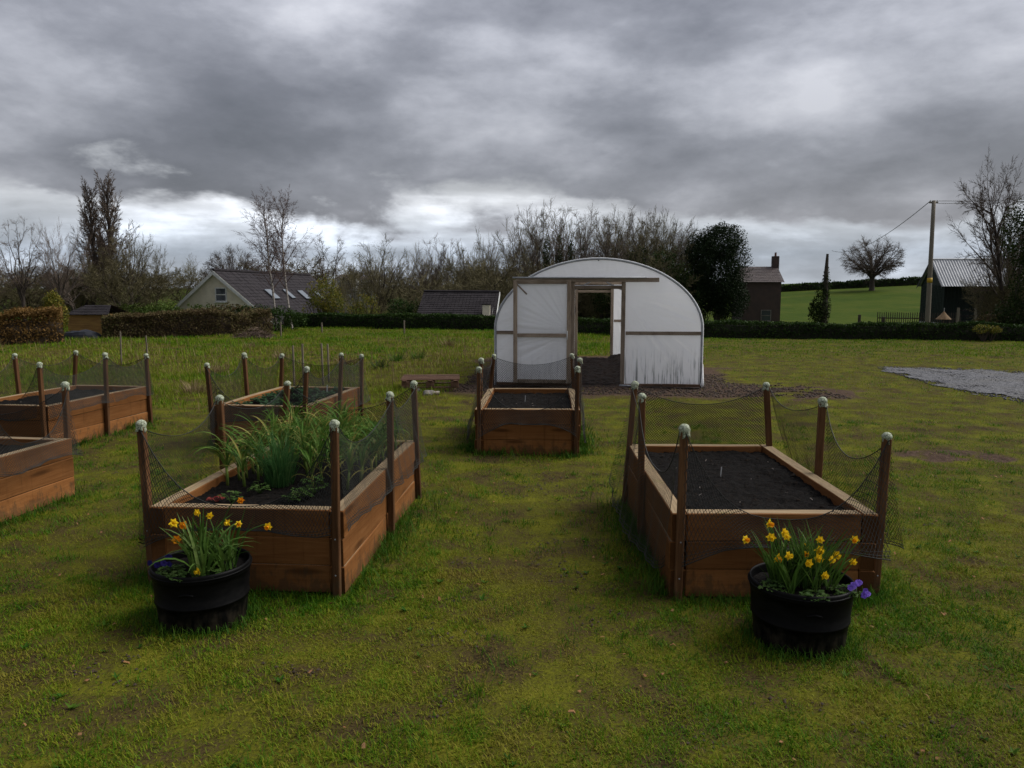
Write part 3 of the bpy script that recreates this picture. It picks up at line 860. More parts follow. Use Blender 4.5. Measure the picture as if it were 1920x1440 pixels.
BED_LABEL = {'A': 'timber raised bed full of leeks behind the left black tub',
             'R': 'timber raised bed of bare compost behind the right black tub',
             'C': 'timber raised bed of bare compost right in front of the polytunnel door',
             'B': 'timber raised bed of low strawberry plants behind the leek bed',
             'D': 'timber raised bed at the far left with its long side facing right',
             'E': 'timber raised bed cut off by the left edge of the picture'}
STAKE_PTS = {}
for k in BEDS:
    (cx, cy), yaw, w, l, h = BEDS[k]
    bed = empty('raised_bed', (cx, cy, 0), -R(yaw), BED_LABEL[k], 'raised bed', 'timber raised beds on the lawn')
    Minv = (Matrix.Translation((cx, cy, 0)) @ Matrix.Rotation(-R(yaw), 4, 'Z')).inverted()
    ch = h / 3
    for c in range(3):
        z = ch * (c + .5) + .001 * c
        for sx in (-1, 1):
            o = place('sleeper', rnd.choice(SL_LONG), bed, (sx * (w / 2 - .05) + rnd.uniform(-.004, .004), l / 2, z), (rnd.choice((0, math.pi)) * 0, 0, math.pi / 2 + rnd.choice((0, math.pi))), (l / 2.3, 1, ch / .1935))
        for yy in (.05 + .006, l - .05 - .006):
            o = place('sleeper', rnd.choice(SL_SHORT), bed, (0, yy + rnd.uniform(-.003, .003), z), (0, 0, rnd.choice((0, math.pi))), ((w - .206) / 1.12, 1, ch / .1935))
    place('soil', soil_mesh(w - .19, l - .19, ord(k)), bed, (0, .095, h - .055))
    n_l = 900 if k in 'ARC' else 350
    lx_, ly_ = rs.uniform(-w / 2 + .11, w / 2 - .11, n_l), rs.uniform(.11, l - .11, n_l)
    s_l = rs.uniform(.003, .011, n_l) * (1 + 1.2 * (rs.rand(n_l) > .94))
    oc = np.array([[1, 0, 0], [0, 1, 0], [-1, 0, 0], [0, -1, 0], [0, 0, .8], [0, 0, -.5]])
    vl = oc[None] * rs.uniform(.5, 1.3, (n_l, 6, 3)) * s_l[:, None, None] + np.stack([lx_, ly_, np.full(n_l, h - .046) + rs.uniform(-.008, .008, n_l)], -1)[:, None]
    fl_ = np.array([[0, 1, 4], [1, 2, 4], [2, 3, 4], [3, 0, 4]])
    lo = place('soil_lumps', np_mesh('soil_lumps', vl.reshape(-1, 3), (fl_[None] + 6 * np.arange(n_l)[:, None, None]).reshape(-1, 3), M_LUMP), bed)
    lo['kind'] = 'stuff'
    STAKE_PTS[k] = stake_bases(k, STAKES[k])
    for n, (bs, tp) in STAKE_PTS[k].items():
        lb, lt = Minv @ bs, Minv @ tp
        d = lt - lb
        q = d.to_track_quat('X', 'Y')
        # keep the stake square to the bed
        m3 = Matrix((d.normalized(), Vector((0, 0, 1)).cross(d).normalized() if False else Vector((0, 1, 0)), Vector((0, 0, 0))))
        xa = d.normalized(); ya = (Vector((0, 1, 0)) - xa * xa.y).normalized(); za = xa.cross(ya)
        rot = Matrix((xa, ya, za)).transposed().to_euler()
        po = place('post', POST_ME[0], bed, lb, rot, (d.length / 1.2, 1, 1))
        cp = place('ball', rnd.choice(BALL_ME), po, (1.2 + .014 / (d.length / 1.2), 0, 0), (0, 0, 0))
        cp.rotation_euler = (Matrix.Rotation(math.pi / 2 + rnd.uniform(-.2, .2), 3, 'Y') @ Matrix.Rotation(rnd.uniform(-.2, .2), 3, 'X') @ Matrix.Rotation(rnd.uniform(0, 6.28), 3, 'Z')).to_euler()
        cp.scale = (rnd.uniform(.9, 1.1),) * 3
        if cy < 7 and k in 'AR':
            for zz in (.17, .42):
                if n[0] == 'F':
                    place('screw', SCREW_ME, po, (zz * 1.2 / d.length, -.0255, 0), (math.pi / 2, 0, 0))

# ------------------------------------------------------------------ black garden nets hung on the stakes
def net(k, sags, hems, label, cell=0.019, wid=0.0036, flare=.10):
    order = ['FL', 'ML', 'BL', 'BR', 'MR', 'FR']
    (cx, cy), yaw, w, l, h = BEDS[k]
    ctr = Vector((*bed_xy(k, 0, l / 2), 0))
    V, Fc, off = [], [], 0
    hemb = MB()
    r = np.random.RandomState(ord(k))
    fl = {n: flare * r.uniform(.3, 1.6) for n in order}
    hz = {n: .5 * (hems[i] + hems[i - 1]) for i, n in enumerate(order)}
    for i in range(6):
        a, b = order[i], order[(i + 1) % 6]
        (ba, ta), (bb, tb) = STAKE_PTS[k][a], STAKE_PTS[k][b]
        sag, hem = sags[i], hems[i]
        e = np.array([bb.x - ba.x, bb.y - ba.y]); W = np.hypot(*e); e /= W
        out = np.array([e[1], -e[0]])
        if np.dot(out, np.array([(ba.x + bb.x) / 2 - ctr.x, (ba.y + bb.y) / 2 - ctr.y])) < 0:
            out = -out
        seed = 31.7 * i + ord(k)
        p_ = 2.0 if sag < .35 else 2.8
        def P(u, v):
            sg = 1 - np.abs(2 * u - 1) ** p_
            top = (ta.z * (1 - u) + tb.z * u) - sag * sg - 0.004
            ends = (hz[a] * (1 - u) + hz[b] * u)
            bot = ends + (hem - ends) * sg + .05 * (vnoise(u * 5 + seed, u * 0, 1.0) - .5)
            bot = np.minimum(bot, top - .05)
            z = top + (bot - top) * v
            f_ = (fl[a] * (1 - u) + fl[b] * u)
            o_ = 0.030 + f_ * v ** 1.6 + .035 * v * (vnoise(u * 7 + seed, v * 1.5, 1.0) - .35) + .012 * np.sin(u * 31 + seed + 3 * v) * v
            xt = (ta.x * (1 - u) + tb.x * u) * (1 - v) + (ba.x * (1 - u) + bb.x * u) * v
            yt = (ta.y * (1 - u) + tb.y * u) * (1 - v) + (ba.y * (1 - u) + bb.y * u) * v
            # the sag also swings inwards a little near the top
            inn = -.05 * sg * (1 - v) ** 2 if sag < .4 else 0.0
            return np.stack([xt + out[0] * (o_ + inn), yt + out[1] * (o_ + inn), z], -1)
        Hh = float(np.clip((P(np.linspace(.1, .9, 9), np.zeros(9)) - P(np.linspace(.1, .9, 9), np.ones(9)))[:, 2].mean() * 1.05, .14, 1.1))
        nrm = np.array([out[0], out[1], .15])
        for sgn in (1, -1):
            for c in np.arange(cell * .5, W + Hh, cell * 1.414):
                # line: s = c - t (sgn 1) or s = W - c + t ; t in [0,Hh]
                t0, t1 = max(0, c - W), min(Hh, c)
                if t1 - t0 < .02:
                    continue
                m_ = max(2, int((t1 - t0) / .04) + 1)
                t = np.linspace(t0, t1, m_)
                s = (c - t) if sgn > 0 else (W - c + t)
                q = P(np.clip(s / W, 0, 1), t / Hh)
                tan = np.gradient(q, axis=0)
                sd = np.cross(tan, nrm)
                sd /= np.linalg.norm(sd, axis=1)[:, None] + 1e-9
                vv = np.stack([q - sd * wid / 2, q + sd * wid / 2], 1).reshape(-1, 3)
                ii = np.arange(m_ - 1) * 2 + off
                Fc.append(np.stack([ii, ii + 1, ii + 3, ii + 2], -1)); V.append(vv); off += 2 * m_
        for v_, rr in ((0.0, .0035), (1.0, .004), (.97, .0028), (.93, .002)):
            u = np.linspace(0, 1, 16)
            hemb.tube([Vector(p) for p in P(u, np.full(16, v_))], rr, 4, False)
    nv = off
    hv, hf = np.array(hemb.v), np.array(hemb.f) + nv
    me = np_mesh('garden_net', np.concatenate(V + [hv]), np.concatenate(Fc + [hf]), M_NET)
    return tag(place('garden_net', me), label, 'net', 'black nets hung round the raised beds')
net('A', [.16, .14, .24, .15, .22, .54], [.16, .26, .46, .47, .48, .44], 'black netting hung on the stakes of the leek bed')
net('R', [.40, .20, .17, .13, .27, .56], [.12, .12, .40, .34, .26, .40], 'black netting hung round the compost bed behind the right tub')
net('C', [.20, .12, .12, .14, .20, .50], [.10, .2, .5, .2, .10, .42], 'black netting hung on the bed in front of the polytunnel', .021, .0042, .1)
net('B', [.20, .18, .13, .14, .2, .5], [.12, .3, .45, .4, .3, .4], 'black netting hung on the strawberry bed', .021, .0042)
net('D', [.2, .16, .16, .16, .2, .5], [.3, .3, .45, .50, .50, .4], 'black netting hung on the far left bed', .021, .0042)
net('E', [.3, .2, .3, .45, .4, .5], [.3, .3, .4, .44, .52, .4], 'black netting on the bed at the left picture edge', .019, .0036)

# ------------------------------------------------------------------ planting
def tinted(name, parts, mat, parent=None, smooth=False):
    """parts: list of (MB, tint) joined in one mesh with a tint attribute"""
    me = bpy.data.meshes.new(name)
    vs_, fs_, tt = [], [], []
    for b_, t_ in parts:
        o = len(vs_)
        vs_ += b_.v
        fs_ += [tuple(o + i for i in f) for f in b_.f]
        tt += [t_] * len(b_.v)
    me.from_pydata(vs_, [], fs_)
    a_ = me.attributes.new('tint', 'FLOAT', 'POINT')
    a_.data.foreach_set('value', np.array(tt, np.float32))
    me.materials.append(mat)
    if smooth:
        me.polygons.foreach_set('use_smooth', [True] * len(me.polygons))
    return me
def leek_mesh(seed):
    r = random.Random(seed)
    P = []
    b = MB(); b.tube([(0, 0, -.03), (0, 0, .08), (.004, 0, .15)], [.013, .012, .010], 7)
    P.append((b, .75))
    n = r.randint(14, 19)
    a0 = r.uniform(0, 6)
    for i in range(n):
        b = MB()
        az = a0 + (i % 2) * math.pi + r.uniform(-.5, .5)
        b.strap((0, 0, .10 + .008 * i), az, r.uniform(.22, .46), r.uniform(.011, .019), r.uniform(.02, .5), r.uniform(.5, 2.9), 9, .5, r.uniform(-1, 1), 2.4)
        P.append((b, min(1, max(0, r.gauss(.38, .27) + (.6 if r.random() < .24 else 0)))))
    for i in range(2):
        b = MB(); b.strap((0, 0, .05), r.uniform(0, 6), r.uniform(.2, .35), .012, .5, 2.2, 7, .3, 2.0)
        P.append((b, 1.0))
    return tinted('leaves', P, L_LEEK, smooth=True)
LEEKS = [leek_mesh(i) for i in range(7)]
(cx, cy), yaw, w, l, h = BEDS['A']
spots = []
for row in range(10):
    for c in range(7):
        lx, ly = -.46 + .162 * c + rnd.uniform(-.05, .05), .80 + .165 * row + rnd.uniform(-.04, .04)
        if row < 2 and -.3 < lx < .12:
            continue
        spots.append((lx, ly))
for i, (lx, ly) in enumerate(spots):
    x, y = bed_xy('A', lx, ly)
    o = place('leek_plant', LEEKS[i % 7], None, (x, y, h - .06), (rnd.uniform(-.1, .1), rnd.uniform(-.1, .1), rnd.uniform(0, 6.28)), (rnd.uniform(.82, 1.06),) * 3)
    tag(o, 'leek plant with arching strap leaves in the leek bed', 'leek', 'leeks planted in the front left raised bed')
# chives: a dense fountain of fine leaves
P = []
r = random.Random(4)
for i in range(260):
    b = MB()
    a, q = r.uniform(0, 6.28), r.random() ** .6 * .11
    b.strap((q * math.cos(a), q * math.sin(a), -.01), a + r.uniform(-.7, .7), r.uniform(.2, .50), .0065, r.uniform(.0, .40) * (.2 + q * 7), r.uniform(.1, 1.9), 5, .6)
    P.append((b, min(1, max(0, r.gauss(.45, .25)))))
x, y = bed_xy('A', -.10, .88)
tag(place('chive_clump', tinted('chive_clump', P, L_CHIVE), None, (x, y, h - .05)), 'dense fountain of fine green chive leaves in front of the leeks', 'chives')
# leafy herb plants
def leaflet(b, base, d, size, nrm, wid=.55):
    d = Vector(d).normalized(); nrm = Vector(nrm)
    s_ = d.cross(nrm).normalized()
    up = s_.cross(d).normalized()
    p0 = Vector(base)
    p1, p2, p3 = p0 + d * size * .4, p0 + d * size * .75, p0 + d * size - up * size * .12
    b.add([p0, p1 - s_ * size * wid * .5 + up * size * .08, p1, p1 + s_ * size * wid * .5 + up * size * .08, p2 - s_ * size * wid * .36, p2, p2 + s_ * size * wid * .36, p3],
          [(0, 2, 1), (0, 3, 2), (1, 2, 5, 4), (2, 3, 6, 5), (4, 5, 7), (5, 6, 7)])
def rosette(seed, n, rad, hgt, size, mat, leaflets=3, tint=(.45, .22)):
    r = random.Random(seed)
    P = []
    for i in range(n):
        a, e = r.uniform(0, 6.28), r.uniform(.15, 1.0)
        q = r.random() ** .5 * rad
        tipz = hgt * r.uniform(.35, 1.0) * (1 - .4 * q / rad)
        tip = Vector((q * math.cos(a), q * math.sin(a), tipz))
        b = MB()
        b.tube([(0, 0, -.01), tip * .55 + Vector((0, 0, tipz * .2)), tip], [.002, .0016, .0012], 3, False)
        for j in range(leaflets):
            aa = a + (j - (leaflets - 1) / 2) * 1.15 + r.uniform(-.2, .2)
            leaflet(b, tip, (math.cos(aa), math.sin(aa), r.uniform(-.35, .35)), size * r.uniform(.7, 1.2), (r.uniform(-.4, .4), r.uniform(-.4, .4), 1), .8)
        P.append((b, min(1, max(0, r.gauss(*tint)))))
    return tinted('leaves', P, mat)
for nm, lx, ly, sd_, n, rad, hg, sz, mt, lab, cat in (
        ('parsley_plant', .20, .42, 1, 34, .10, .09, .036, L_HERB, 'bright green parsley plant on bare soil of the leek bed', 'herb plant'),
        ('herb_seedling', -.14, .60, 2, 14, .08, .10, .032, L_HERB, 'small pale green seedling beside the chive clump', 'herb plant'),
        ('leafy_herb', .28, .60, 3, 24, .10, .17, .036, L_HERB, 'tall leafy herb behind the parsley in the leek bed', 'herb plant'),
        ('red_primrose', -.36, .34, 4, 8, .05, .06, .03, L_REDLEAF, 'small red leaved plant near the front of the leek bed', 'flower plant'),
        ('young_viola', -.26, .36, 5, 16, .09, .09, .03, L_HERB, 'small green plant beside the red leaved one', 'herb plant')):
    x, y = bed_xy('A', lx, ly)
    tag(place(nm, rosette(sd_, n, rad, hg, sz, mt), None, (x, y, h - .05)), lab, cat)
# strawberries
STRAW = [rosette(40 + i, 34, .17, .15, .07, L_STRAW) for i in range(4)]
(cx, cy), yaw, w, l, h = BEDS['B']
i = 0
for row in range(5):
    for c in range(3):
        x, y = bed_xy('B', -.33 + .33 * c + rnd.uniform(-.05, .05), .28 + .38 * row + rnd.uniform(-.05, .05))
        tag(place('strawberry_plant', STRAW[i % 4], None, (x, y, h - .055), (0, 0, rnd.uniform(0, 6)), (.62, .62, .62)), 'strawberry plant, %s in the %s row of the bed behind the leeks' % (('left', 'middle', 'right')[c], ('front', 'second', 'middle', 'fourth', 'rear')[row]), 'strawberry', 'strawberry plants in the raised bed')
        i += 1
# white plant labels
b = MB(); b.box((0, 0, .05), (.016, .002, .15)); b.add([(-.008, -.001, .125), (.008, -.001, .125), (0, -.001, .135)], [(0, 1, 2)])
LAB_ME = b.mesh('plant_label', M_WHITE)
for k, lx, ly, sc_, lab in (('B', .30, 1.55, 1.2, 'white plastic plant label in the strawberry bed'), ('C', -.06, 1.0, .8, 'thin white plant label in the bed before the polytunnel'), ('R', -.05, 1.25, .7, 'thin white plant label in the compost bed on the right')):
    x, y = bed_xy(k, lx, ly)
    tag(place('plant_label', LAB_ME, None, (x, y, .52), (0.05, 0.04, .2), (sc_ if k == 'B' else .45, 1, sc_)), lab, 'plant label')
# scraps of straw on the compost
for k, nn_ in (('R', 11), ('C', 5), ('D', 5)):
    b = MB()
    for i in range(nn_):
        lx, ly = rnd.uniform(-.52, .52), rnd.uniform(.15, BEDS[k][3] - .15)
        x, y = bed_xy(k, lx, ly)
        a = rnd.uniform(0, 3.1); s_ = rnd.uniform(.006, .03)
        b.tube([(x, y, .552), (x + s_ * math.cos(a), y + s_ * math.sin(a), .556 + rnd.uniform(0, .006))], .0018, 4)
    tag(b.obj('straw_scraps', M_SLAB), {'R': 'pale bits of bark and straw lying on the right hand compost', 'C': 'pale bits lying on the compost before the polytunnel', 'D': 'pale bits lying on the far left compost'}[k], 'straw', kind='stuff')

# ------------------------------------------------------------------ black tubs with spring flowers
def tub(p, label, rz):
    t = empty('flower_tub', (p.x, p.y, tz(p.x, p.y) - .012), rz, label, 'plant tub', 'black plastic tubs of daffodils')
    H_ = .385
    b = MB()
    b.lathe([(.05, .0), (.248, .0), (.256, .012), (.266, .12), (.273, .165), (.279, .168), (.279, .178), (.275, .182), (.285, .30), (.288, .328), (.293, .331), (.296, .345), (.296, .372), (.291, H_), (.284, H_), (.281, .372), (.277, .30)], 56)
    b.obj('body', M_PLASTIC, t, True)
    b = MB()
    b.lathe([(.293, .352), (.3005, .352), (.3015, .362), (.293, .362)], 56)
    b.obj('rim', M_PLASTIC, t, True)
    for a in (-1.62, 1.5):
        b = MB()
        b.tube([(.281 * math.cos(a + q), .281 * math.sin(a + q), .262 + .012 * (1 - abs(q) / .17)) for q in np.linspace(-.17, .17, 9)], [.004] + [.010] * 7 + [.004], 6)
        b.obj('handle', M_PLASTIC, t, True)
    X = MB()
    X.lathe([(.279, .33), (.2, .342), (.1, .338), (.004, .345)], 28)
    X.v = [(x_, y_, z_ + .018 * mnoise.noise(Vector((x_ * 22, y_ * 22, 1)))) for x_, y_, z_ in X.v]
    X.obj('soil', M_SOIL, t, True)
    return t
tub(POTS[0], 'black plastic tub of daffodils standing before the leek bed', .1)
tub(POTS[1], 'black plastic tub of daffodils standing before the right compost bed', -.05)
def flower_meshes(seed, orange):
    r = random.Random(seed)
    b = MB()
    for i in range(6):
        a = i * math.pi / 3 + r.uniform(-.12, .12)
        L, Wd = r.uniform(.026, .032), r.uniform(.009, .012)
        c_, s_ = math.cos(a), math.sin(a)
        tilt = r.uniform(-.010, .012)
        b.add([(0, 0, 0), (c_ * L * .5 - s_ * Wd, s_ * L * .5 + c_ * Wd, tilt * .4), (c_ * L, s_ * L, tilt), (c_ * L * .5 + s_ * Wd, s_ * L * .5 - c_ * Wd, tilt * .4), (c_ * L * .5, s_ * L * .5, tilt * .4 + .003)],
              [(0, 3, 4), (0, 4, 1), (1, 4, 2), (4, 3, 2)])
    pet = tinted('petals', [(b, r.uniform(.2, .9))], L_PETAL if orange < 2 else L_TRUMPET)
    b = MB()
    b.lathe([(.006, 0), (.0085, .010), (.0095, .018), (.0135, .025)], 10)
    tr = tinted('trumpet', [(b, r.uniform(.2, .9))], L_PETAL if orange == 0 else L_TRUMPET, smooth=True)
    return pet, tr
FLW = {(o_, i): flower_meshes(100 + i + 10 * o_, o_) for o_ in range(3) for i in range(3)}
def daffodils(p, flowers, n_extra, label, group, dense):
    zb = tz(p.x, p.y) + .325
    for i in range(len(flowers) + n_extra):
        r = random.Random(700 + i + int(p.x * 100))
        if i < len(flowers):
            fx, fy, dy, kind = flowers[i]
            tip = at(fx, fy, p.y + dy)
        else:
            tip = None
        a, q = r.uniform(0, 6.28), r.random() ** .5 * .21
        bx, by = p.x + q * math.cos(a), p.y + q * math.sin(a)
        if tip:
            bx, by = .55 * bx + .45 * min(max(tip.x, p.x - .2), p.x + .2), .5 * by + .5 * (p.y + dy * .6)
        t = empty('daffodil', (bx, by, zb), 0, label, 'daffodil', group)
        P = []
        for j in range(r.randint(5, 8) if dense else r.randint(4, 7)):
            b = MB()
            b.strap((r.uniform(-.02, .02), r.uniform(-.02, .02), -.01), r.uniform(0, 6.28), r.uniform(.22, .42), r.uniform(.012, .020) * (.85 if dense else 1.2), r.uniform(.05, .55), r.uniform(.1, .8) if (dense or r.random() < .5) else r.uniform(1.0, 2.4), 7, .3, r.uniform(-.8, .8), 2.2)
            P.append((b, min(1, max(0, r.gauss(.4, .25)))))
        place('leaves', tinted('leaves', P, L_DAFF, smooth=True), t)
        if not tip:
            continue
        lt = tip - Vector((bx, by, zb))
        face = Vector((r.uniform(-.7, .7), -1, r.uniform(-.25, .35))).normalized()
        b = MB()
        neck = lt - face * .028
        c1 = Vector((neck.x * .25, neck.y * .25, neck.z * .6))
        c2 = Vector((neck.x * .75, neck.y * .8 + .01, neck.z * 1.04))
        pts = []
        for s_ in np.linspace(0, 1, 8):
            s_ = float(s_); e_ = 1 - s_
            pts.append(c1 * (3 * e_ * e_ * s_) + c2 * (3 * e_ * s_ * s_) + neck * s_ ** 3)
        b.tube(pts + [lt - face * .004], [.0034] * 8 + [.0026], 5)
        place('stem', tinted('stem', [(b, .35)], L_DAFF, smooth=True), t)
        fo = empty('flower', lt, 0)
        fo.parent = t
        fo.rotation_euler = face.to_track_quat('Z', 'Y').to_euler()
        pm, tm = FLW[(kind, r.randint(0, 2))]
        sc_ = r.uniform(.85, 1.15)
        fo.scale = (sc_,) * 3
        place('petals', pm, fo); place('trumpet', tm, fo)
p = POTS[0]
daffodils(p, [(393, 967, 0.0, 0), (428, 980, -.02, 0), (447, 983, .02, 1), (503, 987, .0, 1), (325, 981, .0, 0), (344, 985, .04, 2), (331, 1012, -.08, 2), (451, 938, .10, 2), (372, 1071, -.235, 0), (370, 961, .10, 0)],
          12, 'daffodil growing in the black tub before the leek bed', 'daffodils in the left tub', False)
p = POTS[1]
daffodils(p, [(1442, 982, .05, 1), (1446, 1007, .0, 0), (1470, 998, .02, 0), (1475, 1006, -.02, 0), (1398, 1012, .0, 1), (1478, 1042, -.08, 0), (1457, 1047, -.06, 1), (1512, 1040, -.05, 1), (1516, 1056, -.1, 0), (1538, 1012, .06, 0),
              (1537, 1031, .0, 0), (1535, 1047, -.06, 0), (1559, 1050, -.04, 0), (1568, 1041, .03, 0), (1600, 1053, .0, 0), (1603, 1012, .06, 1), (1546, 1079, -.15, 0), (1509, 1025, .08, 0)],
          14, 'daffodil growing in the black tub before the right compost bed', 'daffodils in the right tub', True)
# violas and pansies at the rims
def viola(p, name, mat, label, n, seed, fl):
    t = empty(name, p, 0, label, 'flower plant')
    place('leaves', rosette(seed, n, .075, .055, .028, L_HERB, 3), t)
    r = random.Random(seed)
    for dx, dy, dz_ in fl:
        b = MB()
        for j in range(5):
            a = j * 1.2566 + r.uniform(-.2, .2)
            d = Vector((math.cos(a), -.25, math.sin(a)))
            leaflet(b, (0, 0, 0), d, r.uniform(.018, .026), (0, -1, .2), 1.1)
        place('flower', tinted('flower', [(b, r.random())], mat), t, (dx, dy, dz_), (r.uniform(-.5, .2), 0, r.uniform(-.4, .4)))
p = POTS[0]; zb = tz(p.x, p.y) + .335
viola(Vector((p.x - .14, p.y - .13, zb)), 'blue_pansy', L_NAVY, 'dark blue pansy at the left rim of the left tub', 34, 61, [(-.05, -.05, .075), (-.01, -.05, .085), (.02, -.04, .08), (-.10, -.03, .08), (.01, -.03, .12)])
viola(Vector((p.x + .10, p.y - .19, zb)), 'ground_pansy', L_HERB, 'low leafy pansy without flowers at the front of the left tub', 30, 62, [])
viola(Vector((p.x - .05, p.y - .23, zb)), 'creeping_pansy', L_HERB, 'low green leaves under the yellow bloom of the left tub', 24, 65, [])
p = POTS[1]; zb = tz(p.x, p.y) + .335
viola(Vector((p.x + .20, p.y - .15, zb)), 'violet_pansy', L_VIOLET, 'violet pansy hanging over the right rim of the right tub', 22, 63, [(.02, -.05, .07), (.045, -.05, .085), (.0, -.05, .06), (.075, -.07, .045), (.085, -.075, .03), (.065, -.08, .025)])
viola(Vector((p.x - .02, p.y - .24, zb)), 'trailing_pansy', L_HERB, 'low green leaves at the front rim of the right tub', 34, 66, [])
viola(Vector((p.x - .20, p.y - .10, zb)), 'leafy_pansy', L_HERB, 'pale green leafy plant at the left rim of the right tub', 30, 64, [])

# ------------------------------------------------------------------ polytunnel
HW, ST, TOP, LEN = TUN['hw'], TUN['straight'], TUN['top'], TUN['length']
def arch_z(x):
    t = min(1.0, abs(x) / HW)
    return ST + (TOP - ST) * (1 - t ** 1.95) ** (1 / 1.95)
def arch_pts(n=40, off=0.0):
    P = [(-HW - off, 0.0), (-HW - off, ST * .5)]
    for i in range(n + 1):
        a = math.pi * (1 - i / n)
        c_, s_ = math.cos(a), math.sin(a)
        e_ = 2 / 1.95
        P.append((math.copysign(abs(c_) ** e_, c_) * (HW + off), ST + (TOP - ST + off) * abs(s_) ** e_))
    return P + [(HW + off, ST * .5), (HW + off, 0.0)]
tun = empty('polytunnel', (*TUN['c'], 0), -R(TUN['yaw']), 'white polythene garden tunnel with open sliding door', 'polytunnel')
hp = arch_pts()
for i, yy in enumerate(np.linspace(0.0, LEN, 6)):
    b = MB()
    b.tube([(x_, yy, z_) for x_, z_ in hp], .024, 8)
    b.obj('hoop', M_METAL, tun, True)
# cover film: a slack skin over the hoops
sk = arch_pts(44, .028)
ysn = 31
vs_, fs_ = [], []
for j in range(ysn):
    yy = -.03 + (LEN + .06) * j / (ysn - 1)
    dip = .025 * abs(math.sin(math.pi * 5 * (j / (ysn - 1)))) 
    for i, (x_, z_) in enumerate(sk):
        c_ = Vector((x_, 0, max(z_ - 1.0, 0))).normalized() if z_ > 0.2 else Vector((math.copysign(1, x_), 0, 0))
        vs_.append(Vector((x_, yy, z_)) - c_ * dip)
n_ = len(sk)
for j in range(ysn - 1):
    fs_ += [(j * n_ + i, j * n_ + i + 1, (j + 1) * n_ + i + 1, (j + 1) * n_ + i) for i in range(n_ - 1)]
b = MB(); b.add(vs_, fs_)
b.obj('cover_film', M_FILM, tun, True)
def film_panel(name, x0, x1, z0, z1, y, mat, origin, nx_=84, nz_=84, amp=.022, parent=tun, seed=0):
    """a sheet pulled tight with creases that fan out from an anchor point; z1 may follow the arch"""
    vs_, fs_ = [], []
    for j in range(nz_ + 1):
        for i in range(nx_ + 1):
            x_ = x0 + (x1 - x0) * i / nx_
            zt = z1(x_) if callable(z1) else z1
            zb_ = z0(x_) if callable(z0) else z0
            z_ = zb_ + (zt - zb_) * j / nz_
            dx, dz_ = x_ - origin[0], z_ - origin[1]
            an, rr = math.atan2(dz_, dx), math.hypot(dx, dz_)
            edge_ = min(i, nx_ - i, j, nz_ - j)
            k_ = min(1, edge_ / 8)
            cr = mnoise.noise(Vector((an * 13, rr * .5, seed))) + .35 * mnoise.noise(Vector((an * 29, rr * .6, seed + 5)))
            vs_.append((x_, y - k_ * amp * (cr * min(1, .35 + rr * .5) + 1.2 * mnoise.noise(Vector((x_ * 1.2, z_ * 1.2, seed + 9))) ), z_))
    for j in range(nz_):
        for i in range(nx_):
            q = j * (nx_ + 1) + i
            fs_.append((q, q + 1, q + nx_ + 2, q + nx_ + 1))
    b = MB(); b.add(vs_, fs_)
    return b.obj(name, mat, parent, True)
ZH = 2.24                                                     # underside of the header
za = lambda x_: arch_z(min(max(x_, -HW + .012), HW - .012)) + .01
zmin = lambda x_: min(za(x_), ZH)
for y0, name_ in ((0.0, 'front'), (LEN, 'rear')):
    xr, xl = .55, -.55
    film_panel('end_film', xr, HW, .05, zmin, y0, M_FILMDIRTY if name_ == 'front' else M_FILM, (.5, 2.0), seed=3 + y0)
    film_panel('end_film', -HW, xl, .05, zmin, y0, M_FILM, (-.5, 2.0), seed=13 + y0)
    xt = HW * (1 - ((ZH - ST) / (TOP - ST)) ** 1.95) ** (1 / 1.95) - .01
    film_panel('gable_film', -xt, xt, ZH, za, y0, M_FILM, (0, 1.0), 120, 20, .014, seed=23 + y0)
    # door posts, header and mid rails, a little proud of the film
    for sx in (-1, 1):
        b = MB(); b.bbox((0, 0, 0), (ZH + .02, .07, .085), b=.004, segs=3)
        b.obj('door_post', M_GREYWOOD, tun, loc=(sx * .535, y0 - .04, (ZH + .02) / 2), rot=(0, -math.pi / 2, 0))
    L_ = HW - .6
    for sx in (-1, 1):
        b = MB(); b.bbox((0, 0, 0), (L_ - .02, .045, .075), b=.004, segs=3)
        b.obj('mid_rail', M_GREYWOOD, tun, loc=(sx * (.585 + L_ / 2), y0 - .024, 1.15))
    b = MB(); b.bbox((0, 0, 0), (3.02 if y0 == 0 else 2.2, .05, .09), b=.004, segs=4)
    b.obj('header_rail', M_GREYWOOD, tun, loc=(-.24 if y0 == 0 else 0, y0 - .085, ZH + .035))
    b = MB(); b.bbox((0, 0, 0), (1.06, .05, .07), b=.004, segs=2)
    b.obj('door_head', M_GREYWOOD, tun, loc=(0, y0 + .03, 2.03 if y0 else 2.12))
    for sx in (-1, 1):
        for i in range(2):
            b = MB(); b.bbox((0, 0, 0), (.79, .06, .075), b=.005, segs=2)
            b.obj('base_board', M_PALLET, tun, loc=(sx * (.98 + .8 * i), y0 - .05 - .01 * i, .03 + .004 * i), rot=(0, rnd.uniform(-.012, .012), rnd.uniform(-.02, .02)))
b = MB(); b.tube([(-1.82, -.135, ZH + .085), (1.0, -.135, ZH + .085)], .016, 8)
b.obj('slide_rail', M_METAL, tun, True)
# hem rolls and ground bars
b = MB(); b.tube([(.47, -.10, .035), (.72, -.10, .032)], .018, 8); b.obj('threshold_bar', M_METAL, tun, True)
b = MB(); b.tube([(HW + .02, -.03, .03), (HW + .035, -.02, .12), (HW + .03, .0, .5)], [.045, .03, .012], 8); b.obj('film_hem', M_FILM, tun, True)
